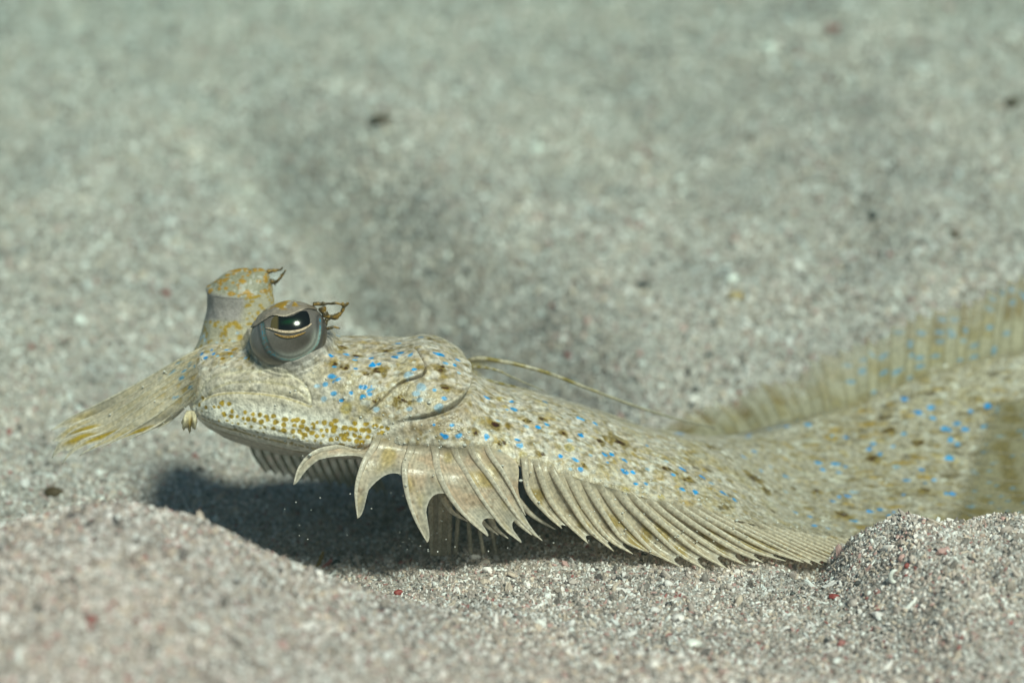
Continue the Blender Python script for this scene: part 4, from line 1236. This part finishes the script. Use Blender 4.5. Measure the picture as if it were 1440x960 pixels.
T3n = T3 + 0.0002 * vnoise(T3, 420.0)[..., None]
ff = grid_faces(170, 200, True)
topc = T3n[-1].mean(0); kk = np.arange(200)
tr3 = np.concatenate([ff[:, [0, 2, 1]], ff[:, [0, 3, 2]], np.stack([np.full(200, 170 * 200), 169 * 200 + kk, 169 * 200 + (kk + 1) % 200], -1)])
mesh_obj('eyestalk', np.concatenate([T3n.reshape(-1, 3), topc[None]]), tr3, M['eye_skin'], eye2, np.concatenate([tc_.reshape(-1, 3), tc_[-1].mean(0)[None]]))
# its glossy ball looking away to the left, mostly hidden by the turret
bs = bmesh.new(); bmesh.ops.create_uvsphere(bs, u_segments=48, v_segments=32, radius=0.0062)
bme = np.array([v.co[:] for v in bs.verts]); bfaces = [[v.index for v in f.verts] for f in bs.faces]; bs.free()
bc = W(300, 420, (FY + 0.15) * CM) + np.array([0.0052, 0, 0])
me_ = bpy.data.meshes.new('eyeball'); me_.from_pydata([tuple(p) for p in bme * np.array([1, .9, .8]) + bc], [], bfaces)
ca_ = me_.color_attributes.new('Col', 'FLOAT_COLOR', 'POINT')
ca_.data.foreach_set('color', np.tile(np.array([0.10, 0.095, 0.10, 1.0], np.float32), len(bme)))
me_.polygons.foreach_set('use_smooth', np.ones(len(me_.polygons), bool)); me_.materials.append(M['pupil'])
ob_ = bpy.data.objects.new('eyeball', me_); sc.collection.objects.link(ob_); ob_.parent = eye2; ob_.matrix_parent_inverse = eye2.matrix_world.inverted()
cirrus(eye2, [([(376, 382), (386, 380), (394, 379), (398, 376)], .0008, .0004), ([(379, 395), (387, 397), (394, 390), (402, 380)], .0008, .0004), ([(386, 397), (388, 402)], .0005, .0002), ([(380, 411), (384, 416)], .0004, .0002)], FY)

# ------------------------------------------------------------------ small things lying on the sand
def lump_mesh(seed, sx, sy, sz, sub=3, rough=0.25):
    bm = bmesh.new(); bmesh.ops.create_icosphere(bm, subdivisions=sub, radius=1.0)
    v = np.array([q.co[:] for q in bm.verts]); f = np.array([[w.index for w in q.verts] for q in bm.faces]); bm.free()
    d = 1 + rough * vnoise(v, 1.1, seed * 3.7) + rough * 0.5 * vnoise(v, 2.7, seed * 1.3)
    return v * d[:, None] * np.array([sx, sy, sz]), f

DM = {'brown': plain_mat('brown_debris', (0.075, 0.045, 0.018), 0.6), 'dark': plain_mat('dark_pebble', (0.035, 0.036, 0.036), 0.5), 'white': plain_mat('white_shell', (0.78, 0.76, 0.72), 0.35),
      'red': plain_mat('red_coral', (0.28, 0.05, 0.045), 0.55), 'tan': plain_mat('tan_chip', (0.50, 0.36, 0.18), 0.6), 'olive': plain_mat('olive_blade', (0.16, 0.10, 0.02), 0.45)}
def ground_lump(name, px, py, wpx, hpx, mat, label, cat, group=None, seed=1):
    p = ground_at_pixel(px, py + hpx * 0.4)
    s_ = np.linalg.norm(p - CAM) / DIST * pxm
    v, f = lump_mesh(seed, wpx * .5 * s_, wpx * .4 * s_, hpx * .5 * s_)
    v = v + p + np.array([0, 0, hpx * .32 * s_])
    o = mesh_obj(name, v, f, DM[mat], None, None)
    tag(o, label, cat, group)
    return o
ground_lump('plant_scrap', 1424, 143, 22, 15, 'brown', 'dark brown plant scrap on the far sand at the upper right edge', 'plant scrap', seed=2)
ground_lump('plant_scrap', 1342, 330, 14, 12, 'brown', 'small round brown scrap on the far sand above the tail end', 'plant scrap', seed=3)
ground_lump('plant_scrap', 535, 166, 34, 11, 'brown', 'long brown scrap half sunk in the far sand above the eyes', 'plant scrap', seed=4)
ground_lump('plant_scrap', 103, 397, 14, 8, 'brown', 'tiny brown scrap on the sand left of the raised eye', 'plant scrap', seed=5)
ground_lump('plant_scrap', 76, 690, 26, 13, 'brown', 'brown scrap in the shaded hollow behind the near left mound', 'plant scrap', seed=6)
ground_lump('pebble', 904, 400, 18, 12, 'dark', 'dark grey pebble on the far sand above the back', 'pebble', seed=7)
ground_lump('pebble', 1228, 304, 13, 10, 'dark', 'small dark pebble on the far sand at middle right', 'pebble', seed=8)
ground_lump('pebble', 1170, 40, 18, 13, 'red', 'dull red pebble near the top edge of the far sand', 'pebble', seed=9)
ground_lump('pebble', 234, 411, 11, 9, 'red', 'small red pebble on the sand beside the raised eye', 'pebble', seed=10)
ground_lump('pebble', 1035, 415, 0.1 + 20, 13, 'tan', 'tan pebble on the far sand behind the sagging back', 'pebble', seed=21)
ground_lump('shell_bit', 755, 208, 18, 16, 'white', 'round white shell bit on the far sand near the picture centre', 'shell', seed=11)
ground_lump('shell_bit', 1030, 392, 18, 15, 'white', 'white shell bit on the far sand over the sagging back', 'shell', seed=12)
ground_lump('shell_bit', 1080, 66, 26, 12, 'white', 'wide pale shell bit near the top edge of the far sand', 'shell', seed=13)
ground_lump('shell_bit', 974, 903, 22, 14, 'white', 'blurred white shell chip on the near sand at the bottom', 'shell', seed=14)
ground_lump('coral_chip', 1172, 838, 15, 10, 'red', 'red coral chip in the crease left of the near right mound', 'coral chip', seed=15)
ground_lump('coral_chip', 1275, 795, 9, 9, 'red', 'small red coral chip beside the curled white shell', 'coral chip', seed=16)
ground_lump('pebble', 1114, 834, 8, 7, 'dark', 'tiny black pebble on the near sand below the fin tips', 'pebble', seed=17)
ground_lump('pebble', 474, 790, 14, 9, 'dark', 'black pebble next to the small brown blade under the fins', 'pebble', seed=18)
ground_lump('coral_chip', 560, 832, 12, 9, 'red', 'dull red coral chip on the near sand below the pelvic fin', 'coral chip', seed=19)
# curled white shell
p0 = ground_at_pixel(1258, 815) + np.array([0, -0.001, 0.0012])
cpts = [p0 + 0.0015 * np.array([math.cos(a_) * .8, 0.1 * math.sin(2 * a_), math.sin(a_)]) for a_ in np.linspace(math.radians(75), math.radians(330), 28)]
v_, f_, _ = tube_mesh(np.array(cpts), 0.00058 * np.sin(np.linspace(.25, math.pi - .4, 28)) ** .6, 10)
tag(mesh_obj('curled_shell', v_, f_, DM['white']), 'curled white hook-shaped shell on the face of the near right mound', 'shell')
# brown blade
pb = ground_at_pixel(446, 797)
path = pb + np.linspace(0, 1, 18)[:, None] * np.array([0.0019, 0.0, 0.0040]) + (np.linspace(0, 1, 18) ** 2)[:, None] * np.array([-.0002, 0, .0003])
v_, f_, _ = tube_mesh(path, 0.00055 * np.sin(np.linspace(.5, math.pi - .5, 18)) ** .5, 8, .4)
blade = mesh_obj('seagrass_blade', v_, f_, DM['olive'])
tag(blade, 'short brown seagrass blade sticking up from the sand under the fins', 'seagrass')
# grains drifting in the dark gap under the fins
sv, sf, so = [], [], 0
rs = random.Random(77)
for k in range(120):
    px = rs.uniform(560, 905) if k < 100 else rs.uniform(380, 720); py = rs.uniform(690, 778)
    Yk = rs.uniform(-1.3, 0.2)
    p = W(px, py, Yk * CM)
    if p[2] < float(terrain(p[0], p[1])) + 0.0008: continue
    v, f = lump_mesh(k, *[rs.uniform(.00006, .00022) * (1.7 if rs.random() < .1 else 1) for _ in range(3)], sub=1)
    sv.append(v + p); sf.append(f + so); so += len(v)
silt = mesh_obj('drifting_silt', np.concatenate(sv), np.concatenate(sf), DM['white'])
tag(silt, 'tiny pale grains drifting in the dark gap under the fins', 'silt', kind='stuff')

# sand grains lying on the skin and fins
sv, sf, so = [], [], 0
spots_ = []
for k in range(420):
    q = rs.random()
    if q < .45: px = rs.uniform(520, 1180); i = ui(px); j = int(abs(rs.gauss(0, 26)))
    elif q < .8: px = rs.uniform(900, 1430); i = ui(px); j = rs.randrange(0, NF - 12)
    else: px = rs.uniform(265, 640); i = ui(px); j = int(rs.uniform(0, 1) ** 2 * NF * .9)
    j = min(j, NF - 6)
    spots_.append(G2[i, j] + nrm[i, j] * 0.0001)
for k in range(110):
    arr = rs.choice(prays + arays[:14] + arays[:14] + frays)
    t_ = rs.randrange(8, 34); fq = rs.random(); spots_.append(arr[t_] * fq + arr[t_ + 1] * (1 - fq) + np.array([rs.uniform(-.0016, .0016), -0.0006, rs.uniform(-.0012, .0012)]))
for k, p in enumerate(spots_):
    sz = rs.uniform(.00010, .00026) * (1.8 if rs.random() < .08 else 1)
    v, f = lump_mesh(k + 300, sz * rs.uniform(.8, 1.7), sz, sz * rs.uniform(.6, 1.1), sub=1)
    sv.append(v + p); sf.append(f + so); so += len(v)
dust = mesh_obj('dusting_grains', np.concatenate(sv), np.concatenate(sf), plain_mat('dusting_grain', (0.62, 0.60, 0.55), 0.35, 0.6, var=0.3, scale=1200))
tag(dust, 'tiny sand grains dusted over the skin and fins', 'sand', kind='stuff')

# ------------------------------------------------------------------ the water: an even veil
HAZE_ON = True
if HAZE_ON:
    hv = np.array([(x_, y_, z_) for x_ in (-0.75, 0.75) for y_ in (-0.66, 1.3) for z_ in (-1.05, 0.245)])
    hf = np.array([(0, 1, 3, 2), (4, 6, 7, 5), (0, 4, 5, 1), (2, 3, 7, 6), (0, 2, 6, 4), (1, 5, 7, 3)])
    hm, nt, out = new_mat('sea_water')
    pv = N(nt, 'ShaderNodeVolumePrincipled')
    pv.inputs['Color'].default_value = (0.04, 0.07, 0.065, 1)
    pv.inputs['Density'].default_value = HAZE_D
    pv.inputs['Absorption Color'].default_value = (0.10, 0.74, 0.60, 1)
    pv.inputs['Anisotropy'].default_value = 0.0
    nt.links.new(pv.outputs[0], out.inputs['Volume'])
    hz = mesh_obj('haze', hv, hf, hm, smooth=False)
    tag(hz, 'greenish clear sea water filling the whole view', 'water', kind='stuff')
